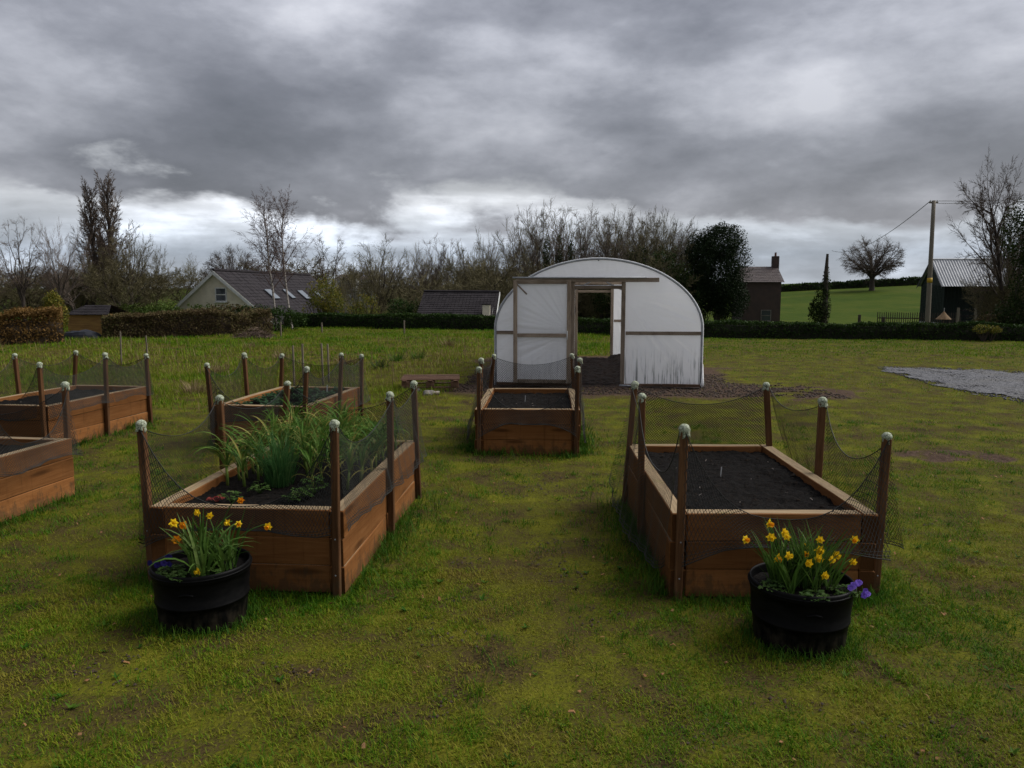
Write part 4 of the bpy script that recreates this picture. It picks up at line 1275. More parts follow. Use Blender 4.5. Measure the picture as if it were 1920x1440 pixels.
# crop bars and ridge
b = MB(); b.tube([(0, 0, TOP - .03), (0, LEN, TOP - .03)], .02, 6); b.obj('ridge_bar', M_METAL, tun, True)
for yy in np.linspace(0, LEN, 6)[1:-1]:
    b = MB(); b.tube([(-1.45, yy, 2.16), (1.45, yy, 2.16)], .018, 6); b.obj('crop_bar', M_METAL, tun, True)
for sx in (-1, 1):
    b = MB(); b.tube([(sx * .52, .10, 2.06), (sx * .12, .10, 2.26)], .014, 6); b.obj('brace', M_METAL, tun, True)
# soil floor inside, heaped a little on both sides
X, Y = np.meshgrid(np.linspace(-HW + .05, HW - .05, 110), np.linspace(-.25, LEN - .05, 170))
Z = .10 * sstep(.4, .75, np.abs(X)) * sstep(-.2, .5, Y) + .10 * (fbm(X, Y, 5, 4) - .5) + .09 * (fbm(X, Y + 5, 13, 3) - .5) + .04
Z = np.where(Y < 0, .015 + .03 * (fbm(X, Y, 6, 3) - .5), Z)
id_ = np.arange(X.size).reshape(X.shape)
place('floor_soil', np_mesh('floor_soil', np.stack([X, Y, Z], -1).reshape(-1, 3), np.stack([id_[:-1, :-1], id_[:-1, 1:], id_[1:, 1:], id_[1:, :-1]], -1).reshape(-1, 4), plain('tunnel_soil', (0.021, 0.010, 0.006), (0.005, 0.003, 0.0025), 9, 0.95, 0.9, 0.05), smooth=True), tun)
# the sliding door, pushed to the left
def slide_door(y, x0, x1, z0, z1, front):
    w_, h_ = x1 - x0, z1 - z0
    dr = empty('sliding_door', (x0, y, z0)); dr.parent = tun
    for xx in (.04, w_ - .04):
        b = MB(); b.bbox((0, 0, 0), (h_, .04, .085), b=.004, segs=3)
        b.obj('stile', M_GREYWOOD, dr, loc=(xx, 0, h_ / 2), rot=(0, -math.pi / 2, 0))
    for zz in (.04, 1.03, h_ - .04):
        b = MB(); b.bbox((0, 0, 0), (w_ - .175, .038, .08), b=.004, segs=3)
        b.obj('cross_rail', M_GREYWOOD, dr, loc=(w_ / 2, 0, zz))
    o = film_panel('door_film', .03, w_ - .03, .03, h_ - .03, .028, M_FILM, (w_, 1.1), 70, 90, .020, dr, 41)
    for s_ in ((.09, h_ - .08, .30, h_ - .30),):
        b = MB(); b.bbox((0, 0, 0), (.30, .02, .03), Matrix.Rotation(R(45), 3, 'Y'), .003)
        b.obj('corner_brace', M_GREYWOOD, dr, loc=(.18, .012, h_ - .19))
    if front:
        b = MB(); b.tube([(0, 0, -.09), (0, -.035, -.07), (0, -.04, 0), (0, -.035, .07), (0, 0, .09)], .011, 6)
        b.obj('handle', M_WHITE, dr, True, loc=(w_ - .07, -.025, 1.03))
slide_door(-.135, -1.80, -.575, .07, 2.27, True)

# ------------------------------------------------------------------ pallet, stone, slab, stakes, tussocks
P0, P1 = gp(752, 734), gp(862, 733)
pal = empty('pallet', (*((P0 + P1) / 2).xy, 0.05), math.atan2(P1.y - P0.y, P1.x - P0.x), 'brown wooden pallet lying in the grass left of the tunnel', 'pallet')
for i in range(5):
    b = MB(); b.bbox((0, 0, 0), (1.2, .10, .022), b=.003); b.obj('deck_board', M_PALLET, pal, loc=(0, -.36 + .20 * i + .3, .20))
for i in range(3):
    b = MB(); b.bbox((0, 0, 0), (.98, .09, .022), b=.003); b.obj('stringer', M_PALLET, pal, loc=(-.52 + .52 * i, .3, .177), rot=(0, 0, math.pi / 2))
for i in range(3):
    for j in range(2):
        b = MB(); b.bbox((0, 0, 0), (.16, .11, .11), b=.004); b.obj('block', M_PALLET, pal, loc=(-.50 + .50 * i, -.07 + .74 * j, .108))
for i in range(2):
    b = MB(); b.bbox((0, 0, 0), (1.18, .10, .022), b=.003); b.obj('bottom_board', M_PALLET, pal, loc=(0, -.07 + .74 * i, .04))
def boulder(name, p, size, mat, label, cat, seed, flat=.7):
    b = MB()
    b.lathe([(math.sin(t) * size, -math.cos(t) * size * flat) for t in np.linspace(.05, math.pi - .05, 9)], 14)
    b.v = [tuple(Vector(v) * (1 + .55 * mnoise.noise(Vector(v) * (2.2 / size) * .5 + Vector((seed, 0, 0))))) for v in b.v]
    return tag(b.obj(name, mat, None, False, (p.x, p.y, tz(p.x, p.y) + size * flat * .5)), label, cat)
boulder('stone', gp(803, 742), .11, M_STONE, 'rounded grey stone against the pallet', 'stone', 1)
boulder('stone', gp(784, 735), .07, M_STONE, 'smaller grey stone left of the rounded one by the pallet', 'stone', 4)
q = gp(810, 741)
b = MB(); b.bbox((0, 0, .03), (.30, .2, .04), b=.006); tag(b.obj('paving_slab', M_SLAB, None, loc=(q.x, q.y, tz(q.x, q.y)), rot=(.02, 0, .1)), 'small pale slab lying in front of the pallet', 'slab')
for i, (px, pt, pb, lab) in enumerate(((552, 648, 728, 'leftmost of the four thin pale stakes behind the strawberry bed'), (570, 645, 730, 'second of the four thin pale stakes behind the strawberry bed'),
                                       (606, 644, 722, 'third of the four thin pale stakes behind the strawberry bed'), (617, 645, 716, 'rightmost of the four thin pale stakes behind the strawberry bed'),
                                       (228, 622, 684, 'thin stake in the rough grass left of its twin'), (278, 629, 690, 'thin stake in the rough grass behind the far left bed corner'))):
    q = gp(px, pb); t = at(px, pt, q.y)
    b = MB(); b.bbox((t.z / 2, 0, 0), (t.z, .035, .035), b=.004, segs=2)
    tag(b.obj('thin_stake', M_PALEWOOD, None, loc=(q.x, q.y, 0), rot=(0, -math.pi / 2 + rnd.uniform(-.02, .02), 0)), lab, 'stake', 'thin wooden stakes in the meadow')
def tussock(p, label, n, L0, seed, mat=L_DEAD, lean=1.1, rad=.2):
    r = random.Random(seed)
    P = []
    for i in range(n):
        b = MB(); a = r.uniform(0, 6.28); q_ = r.random() ** .5 * rad
        b.strap((q_ * math.cos(a), q_ * math.sin(a), 0), a + r.uniform(-.6, .6), r.uniform(.5, 1.2) * L0, .014, r.uniform(.1, lean), r.uniform(.3, 1.5), 3, .2)
        P.append((b, r.random()))
    return tag(place('grass_tussock', tinted('grass_tussock', P, mat), None, (p.x, p.y, tz(p.x, p.y) - .02)), label, 'tussock', 'grass tussocks in the meadow')
for i, (px, py, L0, lab, mt) in enumerate(((362, 738, .34, 'flattened tan grass tussock left of the strawberry bed', L_DEAD), (412, 700, .34, 'tan tussock behind the left corner of the strawberry bed', L_DEAD), (525, 672, .35, 'rusty brown tussock behind the strawberry bed', L_DEAD),
                                           (645, 682, .35, 'rusty tussock beside the right rear stake of the strawberry bed', L_DEAD), (712, 692, .38, 'dark green rushy tussock left of the pallet', L_HEDGE), (783, 672, .36, 'dark leafy dock clump behind the pallet', L_LUSH),
                                           (840, 650, .45, 'tan tussock near the far hedge left of the tunnel', L_DEAD), (470, 655, .4, 'tan tussock before the brush pile', L_DEAD), (745, 676, .4, 'green tussock left of the dock clump', L_LUSH))):
    tussock(gp(px, py), lab, 130, L0, 80 + i, mt)

# ------------------------------------------------------------------ foliage masses, hedges, shrubs
def leaf_cloud(pts, size, seed, tint, flat=0.0):
    """one small bent quad per point"""
    r = np.random.RandomState(seed)
    n = len(pts)
    d = r.normal(size=(n, 3)); d /= np.linalg.norm(d, axis=1)[:, None]
    e = np.cross(d, r.normal(size=(n, 3))); e /= np.linalg.norm(e, axis=1)[:, None]
    s = (size * r.uniform(.6, 1.4, n))[:, None]
    v = np.stack([pts - d * s * .5, pts + e * s * .32, pts + d * s * .5, pts - e * s * .32], 1)
    f = np.arange(n * 4).reshape(n, 4)
    return v.reshape(-1, 3), f, np.repeat(np.clip(tint, 0, 1), 4)
def blob_points(n, blobs, seed, rough=.35, shell=.45):
    """points in ellipsoids (cx, cy, cz, rx, ry, rz), denser towards the outside, lumpy and with gaps"""
    r = np.random.RandomState(seed)
    vol = np.array([b_[3] * b_[4] * b_[5] for b_ in blobs]) ** (2 / 3)
    which = r.choice(len(blobs), n, p=vol / vol.sum())
    B = np.array(blobs)[which]
    d = r.normal(size=(n, 3)); d /= np.linalg.norm(d, axis=1)[:, None]
    lump = 1 + rough * 2 * (fbm(d[:, 0] * 3 + which * 7 + seed, d[:, 1] * 3 + d[:, 2] * 3, 1.0, 3) - .5)
    rad = (shell + (1 - shell) * r.rand(n) ** .6) * lump
    p = B[:, :3] + d * B[:, 3:] * rad[:, None]
    gap = fbm(p[:, 0] * 1.3 + seed, p[:, 1] * 1.3 + p[:, 2] * 1.9, 1.0, 3)
    k = gap > .36
    return p[k], rad[k]
def shrub(name, loc, blobs, n, size, mat, label, cat, seed, group=None, twigs=26, parts=('leaves', 'stem'), core=None):
    t = empty(name, loc, 0, label, cat, group)
    p, rad = blob_points(n, blobs, seed)
    r = np.random.RandomState(seed)
    v, f, ti = leaf_cloud(p, size, seed, r.beta(2, 2, len(p)) + (rad - .8) * .3)
    place(parts[0], np_mesh(parts[0], v, f, mat, {'tint': ti}), t)
    b = MB()
    rr = random.Random(seed)
    for i in range(twigs):
        bl = rr.choice(blobs)
        e = Vector((bl[0] + rr.uniform(-.8, .8) * bl[3], bl[1] + rr.uniform(-.8, .8) * bl[4], bl[2] + rr.uniform(-.3, .9) * bl[5]))
        s_ = Vector((bl[0] * .8 + rr.uniform(-.2, .2) * bl[3], bl[1], -.1))
        m_ = (s_ + e) / 2 + Vector((rr.uniform(-.1, .1), rr.uniform(-.1, .1), .05)) * bl[5]
        b.tube([s_, m_, e], [.03 * bl[5] ** .5, .02 * bl[5] ** .5, .006], 4, False)
    b.obj(parts[1], M_BARK, t)
    return t
def hedge(name, pts, hgt, thick, n, size, mat, label, seed, cat='hedge', ztop_noise=.2, core_mat=None):
    """a clipped hedge following ground points (x, y): leaves over a dense inner body"""
    pts = np.array(pts, float)
    seg = np.hypot(*np.diff(pts, axis=0).T)
    cum = np.concatenate([[0], np.cumsum(seg)])
    r = np.random.RandomState(seed)
    t = empty(name, (pts[0, 0], pts[0, 1], 0), 0, label, cat)
    o = np.array([pts[0, 0], pts[0, 1], 0])
    def loc(s):
        x_, y_ = np.interp(s, cum, pts[:, 0]), np.interp(s, cum, pts[:, 1])
        return x_, y_
    s = r.uniform(0, cum[-1], n)
    x_, y_ = loc(s)
    dx, dy = np.interp(s + .1, cum, pts[:, 0]) - np.interp(s - .1, cum, pts[:, 0]), np.interp(s + .1, cum, pts[:, 1]) - np.interp(s - .1, cum, pts[:, 1])
    L_ = np.hypot(dx, dy) + 1e-9
    nx_, ny_ = -dy / L_, dx / L_
    H_ = hgt * (1 + ztop_noise * 2 * (fbm(s, s * 0 + seed, .7, 3) - .5) + .5 * ztop_noise * r.rand(n) ** 6)
    side = r.rand(n)
    q = np.where(side < .4, r.uniform(-1, 1, n), np.sign(r.uniform(-1.6, .7, n)) * (1 - .25 * r.rand(n) ** 2) * -1)
    zz = np.where(side < .4, H_ * (1 - .15 * r.rand(n) ** 2), H_ * r.rand(n) ** .8)
    q = q * (1 + .25 * (fbm(s, zz * 2 + seed, 1.6, 3) - .5) * 2)
    P = np.stack([x_ + nx_ * q * thick / 2, y_ + ny_ * q * thick / 2, terr(x_, y_) + zz], -1) - o
    v, f, ti = leaf_cloud(P, size, seed, r.beta(2, 2, n) + .35 * (fbm(s, zz, .8, 3) - .5))
    place('leaves', np_mesh('leaves', v, f, mat, {'tint': ti}), t)
    # inner body of twigs
    m_ = max(6, int(cum[-1] / 1.2))
    S = np.linspace(0, cum[-1], m_)
    X_, Y_ = loc(S)
    dX, dY = np.gradient(X_), np.gradient(Y_)
    LL = np.hypot(dX, dY)
    vs_, fs_ = [], []
    for i in range(m_):
        n_x, n_y = -dY[i] / LL[i], dX[i] / LL[i]
        z0 = tz(X_[i], Y_[i]); hh = hgt * .86 * (1 + .1 * math.sin(i * 1.7 + seed))
        for u, zq in ((-.40, -.1), (-.42, hh * .6), (-.25, hh), (.25, hh), (.42, hh * .6), (.40, -.1)):
            vs_.append((X_[i] + n_x * u * thick - o[0], Y_[i] + n_y * u * thick - o[1], z0 + zq))
    for i in range(m_ - 1):
        fs_ += [(6 * i + k, 6 * i + k + 1, 6 * i + 7 + k, 6 * i + 6 + k) for k in range(5)]
    b = MB(); b.add(vs_, fs_)
    b.obj('branches', core_mat or M_BARK, t)
    return t
X = lambda px, Y: (px - 960) / F_PX * (Y * CP + (CAM_H) * SP)          # world x of a ground point at image column px, depth Y
def ground_pt(px, Y):
    x_ = X(px, Y)
    return Vector((x_, Y, tz(x_, Y)))
M_CORE = plain('hedge_wood', (0.016, 0.018, 0.009), (0.010, 0.010, 0.006), 4, 0.95, 0.3)
M_COREB = plain('bare_hedge_wood', (0.055, 0.038, 0.024), (0.030, 0.021, 0.014), 6, 0.95, 0.5)
hedge('clipped_hedge', [(X(1080, 37), 37), (X(1300, 35), 35), (X(1600, 33.5), 33.5), (X(1870, 32), 32), (X(2050, 31.5), 31.5)], .70, .8, 34000, .085, L_HEDGE, 'dark clipped hedge crossing behind the tunnel to the right', 1, core_mat=M_CORE)
hedge('clipped_hedge', [(X(540, 44), 44), (X(740, 42), 42), (X(1000, 40.5), 40.5)], .72, .9, 22000, .10, L_HEDGE, 'dark low hedge before the slate roofed outbuilding', 2, core_mat=M_CORE)
hedge('bare_hedge', [(X(196, 33.8), 33.8), (X(300, 34.5), 34.5), (X(420, 35.5), 35.5), (X(500, 37), 37)], .98, 1.2, 30000, .085, L_BROWN, 'brown leafless clipped hedge before the cream house', 3, core_mat=M_COREB, ztop_noise=.3)
hedge('beech_hedge', [(X(-560, 27), 27), (X(-120, 29), 29), (X(0, 29.5), 29.5), (X(120, 30.5), 30.5)], 1.05, 1.0, 38000, .09, L_BEECH, 'rusty brown beech hedge at the left picture edge', 4, core_mat=M_COREB, ztop_noise=.35)
p = ground_pt(395, 40); p.z = 0
shrub('garden_shrub', p, [(-2.6, 0, .75, 1.5, 1.2, .72), (-.8, .3, .65, 1.7, 1.2, .72), (1.2, 0, .5, 1.5, 1.2, .66), (-4.0, 0, .7, 1.2, 1, .7)], 9000, .11, L_GREENB, 'green bushes along the foot of the cream gable', 'shrub', 11)
p = ground_pt(470, 39); p.z = 0
shrub('dark_shrub', p, [(0, 0, .7, 1.3, 1, .65), (1.4, .3, .6, 1.3, 1, .6)], 6000, .10, L_HEDGE, 'dark evergreen shrub below the right gable slope', 'shrub', 12)
p = ground_pt(445, 38.5); p.z = 0
shrub('bramble_bush', p, [(-.5, 0, .75, 1.3, .8, .65), (.6, 0, .65, 1.1, .8, .6)], 5000, .10, L_BROWN, 'brown bramble bush between hedge and dark shrub', 'shrub', 13)
p = ground_pt(608, 46)
shrub('forsythia', Vector((p.x, p.y, p.z)), [(0, 0, 1.6, 1.05, .9, 1.35), (-.4, -.3, .9, .8, .7, .8), (.6, .1, 1.1, .8, .7, 1.0)], 5200, .10, L_YELLOW, 'yellow green forsythia before the house roof', 'shrub', 14)
p = ground_pt(104, 33)
shrub('golden_conifer', Vector((p.x, p.y, p.z)), [(0, 0, .9, .55, .55, 1.0), (0, 0, 1.5, .35, .35, .55)], 4200, .08, L_YELLOW, 'yellow green conifer beside the tan shed', 'shrub', 15)
p = ground_pt(750, 47)
shrub('laurel_bush', p, [(0, 0, .8, .9, .8, .9), (1.0, .2, .7, .8, .7, .75)], 3600, .10, L_HEDGE, 'dark bush left of the slate roofed outbuilding', 'shrub', 16)
p = ground_pt(690, 46)
shrub('blossom_bush', p, [(0, 0, 1.1, .7, .6, .9), (-.7, 0, .8, .6, .5, .7)], 1500, .09, L_YELLOW, 'small pale budding bush between house and outbuilding', 'shrub', 17)
# brush pile
p = ground_pt(478, 33)
t = empty('brush_pile', p, 0, 'heap of cut brushwood at the meadow edge', 'brush pile')
b = MB()
r = random.Random(9)
for i in range(420):
    a = r.uniform(0, 6.28); q = r.random() ** .5
    c_ = Vector((q * .85 * math.cos(a), q * .5 * math.sin(a), .05 + .5 * (1 - q) * r.random()))
    d = Vector((r.gauss(0, 1), r.gauss(0, .6), r.gauss(0, .35))).normalized() * r.uniform(.15, .5)
    b.tube([c_ - d * .5, c_ + d * .5], [.012, .006], 3, False)
b.obj('branches', plain('cut_brush', (0.20, 0.14, 0.11), (0.10, 0.07, 0.055), 3, .9, 0), t)
shr_p, shr_r = blob_points(900, [(0, 0, .2, .8, .45, .3)], 5)
v, f, ti = leaf_cloud(shr_p, .07, 5, np.random.RandomState(1).rand(len(shr_p)))
place('leaves', np_mesh('leaves', v, f, L_BROWN, {'tint': ti}), t)

# ------------------------------------------------------------------ bare trees
def grow(seed, H, r0, n1, lv, ang, up, ratio, t0=.25, gnarl=.12, droop=0.0, lens=None, multi=1, twig_r=.012, n_sub=(6, 5, 5), trunk_lv=1, lead=.92):
    """returns (trunk MB, crown MB): trunk with limbs, then branches and twigs"""
    r = random.Random(seed)
    tr, cr = MB(), MB()
    def path(p, d, L, n, g_, upb):
        pts = [p.copy()]
        d = d.normalized()
        for i in range(n):
            d = (d + Vector((r.gauss(0, g_), r.gauss(0, g_), r.gauss(0, g_ * .6) + upb)) ).normalized()
            p = p + d * (L / n)
            pts.append(p.copy())
        return pts, d
    def branch(p, d, L, rad, level):
        last = level >= lv
        n = 5 if level <= 1 else (3 if not last else 2)
        upb = up[min(level, len(up) - 1)]
        pts, dd = path(p, d, L, n, gnarl, upb)
        rend = rad * (.30 if level == 0 else .35)
        rr = [max(twig_r * .45, rad + (rend - rad) * i / n) for i in range(n + 1)]
        tgt = tr if level <= trunk_lv else cr
        tgt.tube(pts, rr, (8, 5, 4, 3, 3, 3)[level], False)
        if last:
            return
        cnt = n1 if level == 0 else n_sub[min(level - 1, len(n_sub) - 1)]
        for i in range(cnt):
            t = (t0 if level == 0 else .22) + (1 - (t0 if level == 0 else .22)) * (i + r.uniform(.1, .9)) / cnt
            t = min(t, .995)
            k = int(t * n); q = pts[k].lerp(pts[k + 1], t * n - k)
            ax = (pts[k + 1] - pts[k]).normalized()
            o_ = ax.orthogonal().normalized()
            o_.rotate(Matrix.Rotation(i * 2.4 + r.uniform(-.6, .6), 3, ax))
            a_ = ang[min(level, len(ang) - 1)] * r.uniform(.7, 1.25)
            nd = ax * math.cos(a_) + o_ * math.sin(a_)
            if level == 0:
                ln = H * ratio[0] * (lens(t) if lens else (1 - .55 * t)) * r.uniform(.8, 1.15)
            else:
                ln = L * ratio[min(level, len(ratio) - 1)] * (1 - .45 * t) * r.uniform(.75, 1.2)
            branch(q, nd, ln, max(twig_r, (rr[k]) * (.55 if level == 0 else .6) * r.uniform(.7, 1)), level + 1)
        if level >= 1:
            branch(pts[-1], dd, L * .5, max(twig_r, rend), level + 1)
    for m_ in range(multi):
        d = Vector((r.gauss(0, .05), r.gauss(0, .05), 1)) if multi == 1 else Vector((math.cos(m_ * 2.4) * .22, math.sin(m_ * 2.4) * .22, 1))
        branch(Vector((.15 * math.cos(m_ * 2.4) * (multi > 1), .15 * math.sin(m_ * 2.4) * (multi > 1), -.3)), d, H * lead * (1 if multi == 1 else r.uniform(.8, 1.0)), r0 / multi ** .4, 0)
    return tr, cr
KINDS = {}
def kind(name, bark, twig, **kw):
    tr, cr = grow(**kw)
    KINDS[name] = (tr.mesh('trunk', bark, True), cr.mesh('crown', twig, False), max(v[2] for v in cr.v) * .97)
kind('ash1', M_BARK, M_TWIG, seed=1, H=10, r0=.20, n1=12, lv=4, ang=(.62, .5, .48, .45), up=(.02, .05, .03, .02), ratio=(.46, .56, .62, .7), t0=.34, gnarl=.085, lead=.62, lens=lambda t: 1.0 - .15 * t, twig_r=.0085, n_sub=(6, 6, 6))
kind('ash2', M_BARK, M_TWIG, seed=2, H=10, r0=.18, n1=13, lv=4, ang=(.5, .48, .45, .45), up=(.02, .05, .03, .02), ratio=(.44, .56, .62, .7), t0=.28, gnarl=.08, lead=.66, lens=lambda t: 1.0 - .2 * t, twig_r=.0085, n_sub=(6, 6, 6))
kind('ash3', M_BARK, M_TWIGOLIVE, seed=3, H=10, r0=.17, n1=13, lv=4, ang=(.58, .5, .5, .45), up=(.02, .05, .03, .02), ratio=(.44, .56, .62, .7), t0=.25, gnarl=.09, lead=.62, lens=lambda t: 1.0 - .2 * t, twig_r=.0085, n_sub=(6, 6, 6))
kind('coppice', M_BARK, M_TWIGOLIVE, seed=4, H=10, r0=.17, n1=9, lv=4, ang=(.45, .48, .45, .45), up=(.01, .05, .03, .02), ratio=(.34, .56, .62, .7), t0=.26, gnarl=.08, multi=3, lead=.72, twig_r=.008, n_sub=(5, 5, 5))
def dome(seed, rx, rz_, zc, th, r0, nl, ns, nt, twig_r, skew=.0):
    r = random.Random(seed)
    tr, cr = MB(), MB()
    tr.tube([(0, 0, -.3), (.04, 0, .3), (0, .03, th * .6), (.05, 0, th)], [r0 * 1.35, r0 * 1.05, r0 * .9, r0 * .7], 9, False)
    C = Vector((0, 0, zc))
    jit = lambda a: Vector((r.gauss(0, a), r.gauss(0, a), r.gauss(0, a)))
    def shell(p):
        q = p - C
        e = math.sqrt((q.x / rx) ** 2 + (q.y / rx) ** 2 + (q.z / rz_) ** 2)
        lim = .92 + .22 * mnoise.noise(q.normalized() * 2.3 + Vector((seed, 0, 0)))
        return p if e <= lim else C + q * (lim / e)
    for i in range(nl):
        z_ = 1 - 1.42 * (i + .5) / nl
        a = i * 2.39996 + r.uniform(-.2, .2)
        h_ = math.sqrt(max(0, 1 - z_ * z_))
        T = shell(C + Vector((h_ * math.cos(a) * rx, h_ * math.sin(a) * rx, z_ * rz_)) * 1.0)
        S = Vector((0, 0, th * r.uniform(.72, 1.0)))
        L = (T - S).length
        K = S + (T - S) * .45 + Vector((0, 0, .16 * L)) + jit(.05 * L)
        pts = []
        for k in range(8):
            t = k / 7
            pts.append(S * (1 - t) ** 2 + K * (2 * t * (1 - t)) + T * t * t + (jit(.018 * L) if 0 < k < 7 else Vector()))
        tr.tube(pts, [max(twig_r, r0 * .42 * (1 - t / 7.4) ** 1.25) for t in range(8)], 5, False)
        for j in range(ns):
            t = .22 + .78 * (j + r.random()) / ns
            k = min(6, int(t * 7)); q = pts[k].lerp(pts[k + 1], t * 7 - k)
            tan = (pts[k + 1] - pts[k]).normalized()
            d = (tan * .7 + (q - C).normalized() * .35 + jit(.55)).normalized()
            ln = rx * r.uniform(.22, .42) * (1.1 - .45 * t)
            e = shell(q + d * ln)
            m_ = (q + e) / 2 + jit(.05 * ln)
            cr.tube([q, m_, e], [max(twig_r, r0 * .10 * (1.2 - t)), max(twig_r, r0 * .06), twig_r * .8], 4, False)
            for w in range(nt):
                u = .15 + .85 * r.random()
                qq = q.lerp(m_, u * 2) if u < .5 else m_.lerp(e, u * 2 - 1)
                dd = ((e - q).normalized() * .6 + (qq - C).normalized() * .35 + jit(.5)).normalized()
                l2 = rx * r.uniform(.07, .17)
                e2 = qq + dd * l2
                cr.tube([qq, (qq + e2) / 2 + jit(.06 * l2), e2], [twig_r * .7, twig_r * .6, twig_r * .35], 3, False)
                for w2 in range(2):
                    e3 = e2.lerp(qq, r.uniform(.1, .6))
                    cr.tube([e3, e3 + (dd + jit(.5)).normalized() * l2 * .7], [twig_r * .45, twig_r * .3], 3, False)
    return tr, cr
def dkind(name, bark, twig, **kw):
    tr, cr = dome(**kw)
    KINDS[name] = (tr.mesh('trunk', bark, True), cr.mesh('crown', twig, False), max(v[2] for v in cr.v) * .97)
dkind('ashdome', M_BARK, M_TWIG, seed=31, rx=2.7, rz_=4.0, zc=6.2, th=3.4, r0=.20, nl=16, ns=11, nt=7, twig_r=.012)
dkind('ashdome2', M_BARK, M_TWIGOLIVE, seed=37, rx=3.2, rz_=3.6, zc=6.4, th=3.6, r0=.21, nl=18, ns=10, nt=7, twig_r=.012)
dkind('fieldoak', M_BARK, M_TWIG, seed=33, rx=5.9, rz_=4.3, zc=5.9, th=2.9, r0=.50, nl=30, ns=15, nt=9, twig_r=.022)
kind('oak', M_BARK, M_TWIG, seed=5, H=10, r0=.50, n1=20, lv=4, ang=(1.0, .62, .6, .55), up=(.0, .055, .02, .0), ratio=(.58, .54, .58, .65), t0=.46, gnarl=.09, lead=.56, lens=lambda t: 1.0 - .25 * t, twig_r=.015, n_sub=(8, 8, 7))
kind('birch', M_BIRCH, M_TWIGRED, seed=6, H=10, r0=.10, n1=24, lv=4, ang=(.62, .6, .6, .5), up=(.0, .05, -.03, -.10), ratio=(.25, .5, .6, .8), t0=.36, gnarl=.07, lens=lambda t: 1.05 - .6 * t, twig_r=.007, n_sub=(6, 5, 5), trunk_lv=0)
kind('birch2', M_BIRCH, M_TWIGRED, seed=16, H=10, r0=.10, n1=22, lv=4, ang=(.6, .6, .6, .5), up=(.0, .05, -.03, -.10), ratio=(.26, .5, .6, .8), t0=.32, gnarl=.07, lens=lambda t: 1.05 - .6 * t, twig_r=.007, n_sub=(6, 5, 5), trunk_lv=0)
kind('poplar', M_BARK, M_TWIG, seed=7, H=10, r0=.20, n1=34, lv=4, ang=(.38, .45, .55, .5), up=(.0, .05, .0, -.08), ratio=(.27, .5, .6, .75), t0=.12, gnarl=.08, lens=lambda t: 1.15 - .8 * t, twig_r=.013, n_sub=(6, 6, 5))
kind('gnarled', M_BARK, M_TWIG, seed=8, H=10, r0=.26, n1=14, lv=4, ang=(.8, .75, .7, .65), up=(.01, .04, .02, .01), ratio=(.46, .54, .58, .65), t0=.28, gnarl=.15, lead=.75, twig_r=.011, n_sub=(6, 6, 6))
kind('thorn', M_BARK, M_TWIGOLIVE, seed=9, H=10, r0=.22, n1=14, lv=4, ang=(.8, .7, .7, .6), up=(.0, .05, .03, .02), ratio=(.52, .52, .58, .65), t0=.1, gnarl=.15, multi=2, twig_r=.018, n_sub=(6, 6, 6))
ORD = 'first second third fourth fifth sixth seventh eighth ninth tenth eleventh twelfth thirteenth fourteenth fifteenth sixteenth seventeenth eighteenth nineteenth twentieth twenty-first twenty-second'.split()
def tree(px, Y, top, k, label, group=None, rz=None, wide=1.0, name='bare_tree', sink=0.0, base=None):
    p = ground_pt(px, Y)
    if base is not None:
        p.z = base
    hgt = at(px, top, Y).z - p.z
    tm, cm, H_ = KINDS[k]
    t = empty(name, (p.x, p.y, p.z - sink), rnd.uniform(0, 6.28) if rz is None else rz, label, 'tree', group)
    s_ = hgt / H_ * 1.0
    t.scale = (s_ * wide, s_ * wide, s_)
    place('trunk', tm, t); place('crown', cm, t)
    return t
tree(176, 46, 338, 'poplar', 'left of two tall narrow bare trees at the left', 'tall bare trees at the left', wide=.85, name='tall_tree')
tree(224, 48, 322, 'poplar', 'right and taller of two tall narrow bare trees at the left', 'tall bare trees at the left', wide=.9, name='tall_tree', rz=2.0)
tree(250, 45, 415, 'ashdome2', 'bushy bare tree right of the two tall narrow ones', wide=.8, rz=1)
tree(284, 47, 440, 'coppice', 'small twiggy tree nearest the cream gable on its left', wide=.7)
tree(230, 41, 470, 'thorn', 'dense thorn tree below the tall narrow trees', wide=1.2)
tree(160, 43, 480, 'gnarled', 'low bare tree left of the tall narrow trees', wide=1.2)
tree(48, 37, 405, 'ashdome', 'bare tree with upright twigs, leftmost in the picture', wide=.85, rz=.4)
tree(112, 38, 402, 'ash1', 'bare tree with upright twigs, second from the left', wide=.8, rz=1.9)
for i in range(7):
    tree(-20 + i * 40 + rnd.uniform(-8, 8), 44 + (i * 5) % 9, 500 + rnd.uniform(-25, 20), 'thorn', ORD[i] + ' dark thorn bush from the left under the left hand trees', 'thorn bushes under the left trees', wide=1.6, name='thorn_bush')
tree(-15, 40, 450, 'gnarled', 'bare tree half cut by the left picture edge', wide=1.0)
tree(518, 40, 358, 'birch', 'left of the two slender birches before the slate roof', 'birches before the house', wide=1.05, name='birch_tree', rz=0.2)
tree(549, 41, 350, 'birch2', 'right of the two slender birches before the slate roof', 'birches before the house', wide=.95, name='birch_tree', rz=1.2)
tree(613, 82, 436, 'ashdome', 'bare spreading tree just right of the birches', wide=1.0)
tree(440, 112, 458, 'fieldoak', 'round bare tree far behind the cream house', wide=.85)
tree(378, 118, 476, 'ash3', 'small far tree left of the round bare tree', wide=1.2)
tree(345, 118, 492, 'thorn', 'low far tree beside the slope left of the gable', wide=1.6)
tree(470, 120, 480, 'ash2', 'far bare tree between the round tree and the birches', wide=1.3)
tree(585, 105, 470, 'thorn', 'far dark thorn behind the roof and birches', wide=1.7)
tree(500, 115, 478, 'thorn', 'far thorn left of the birch trunks', wide=1.7)
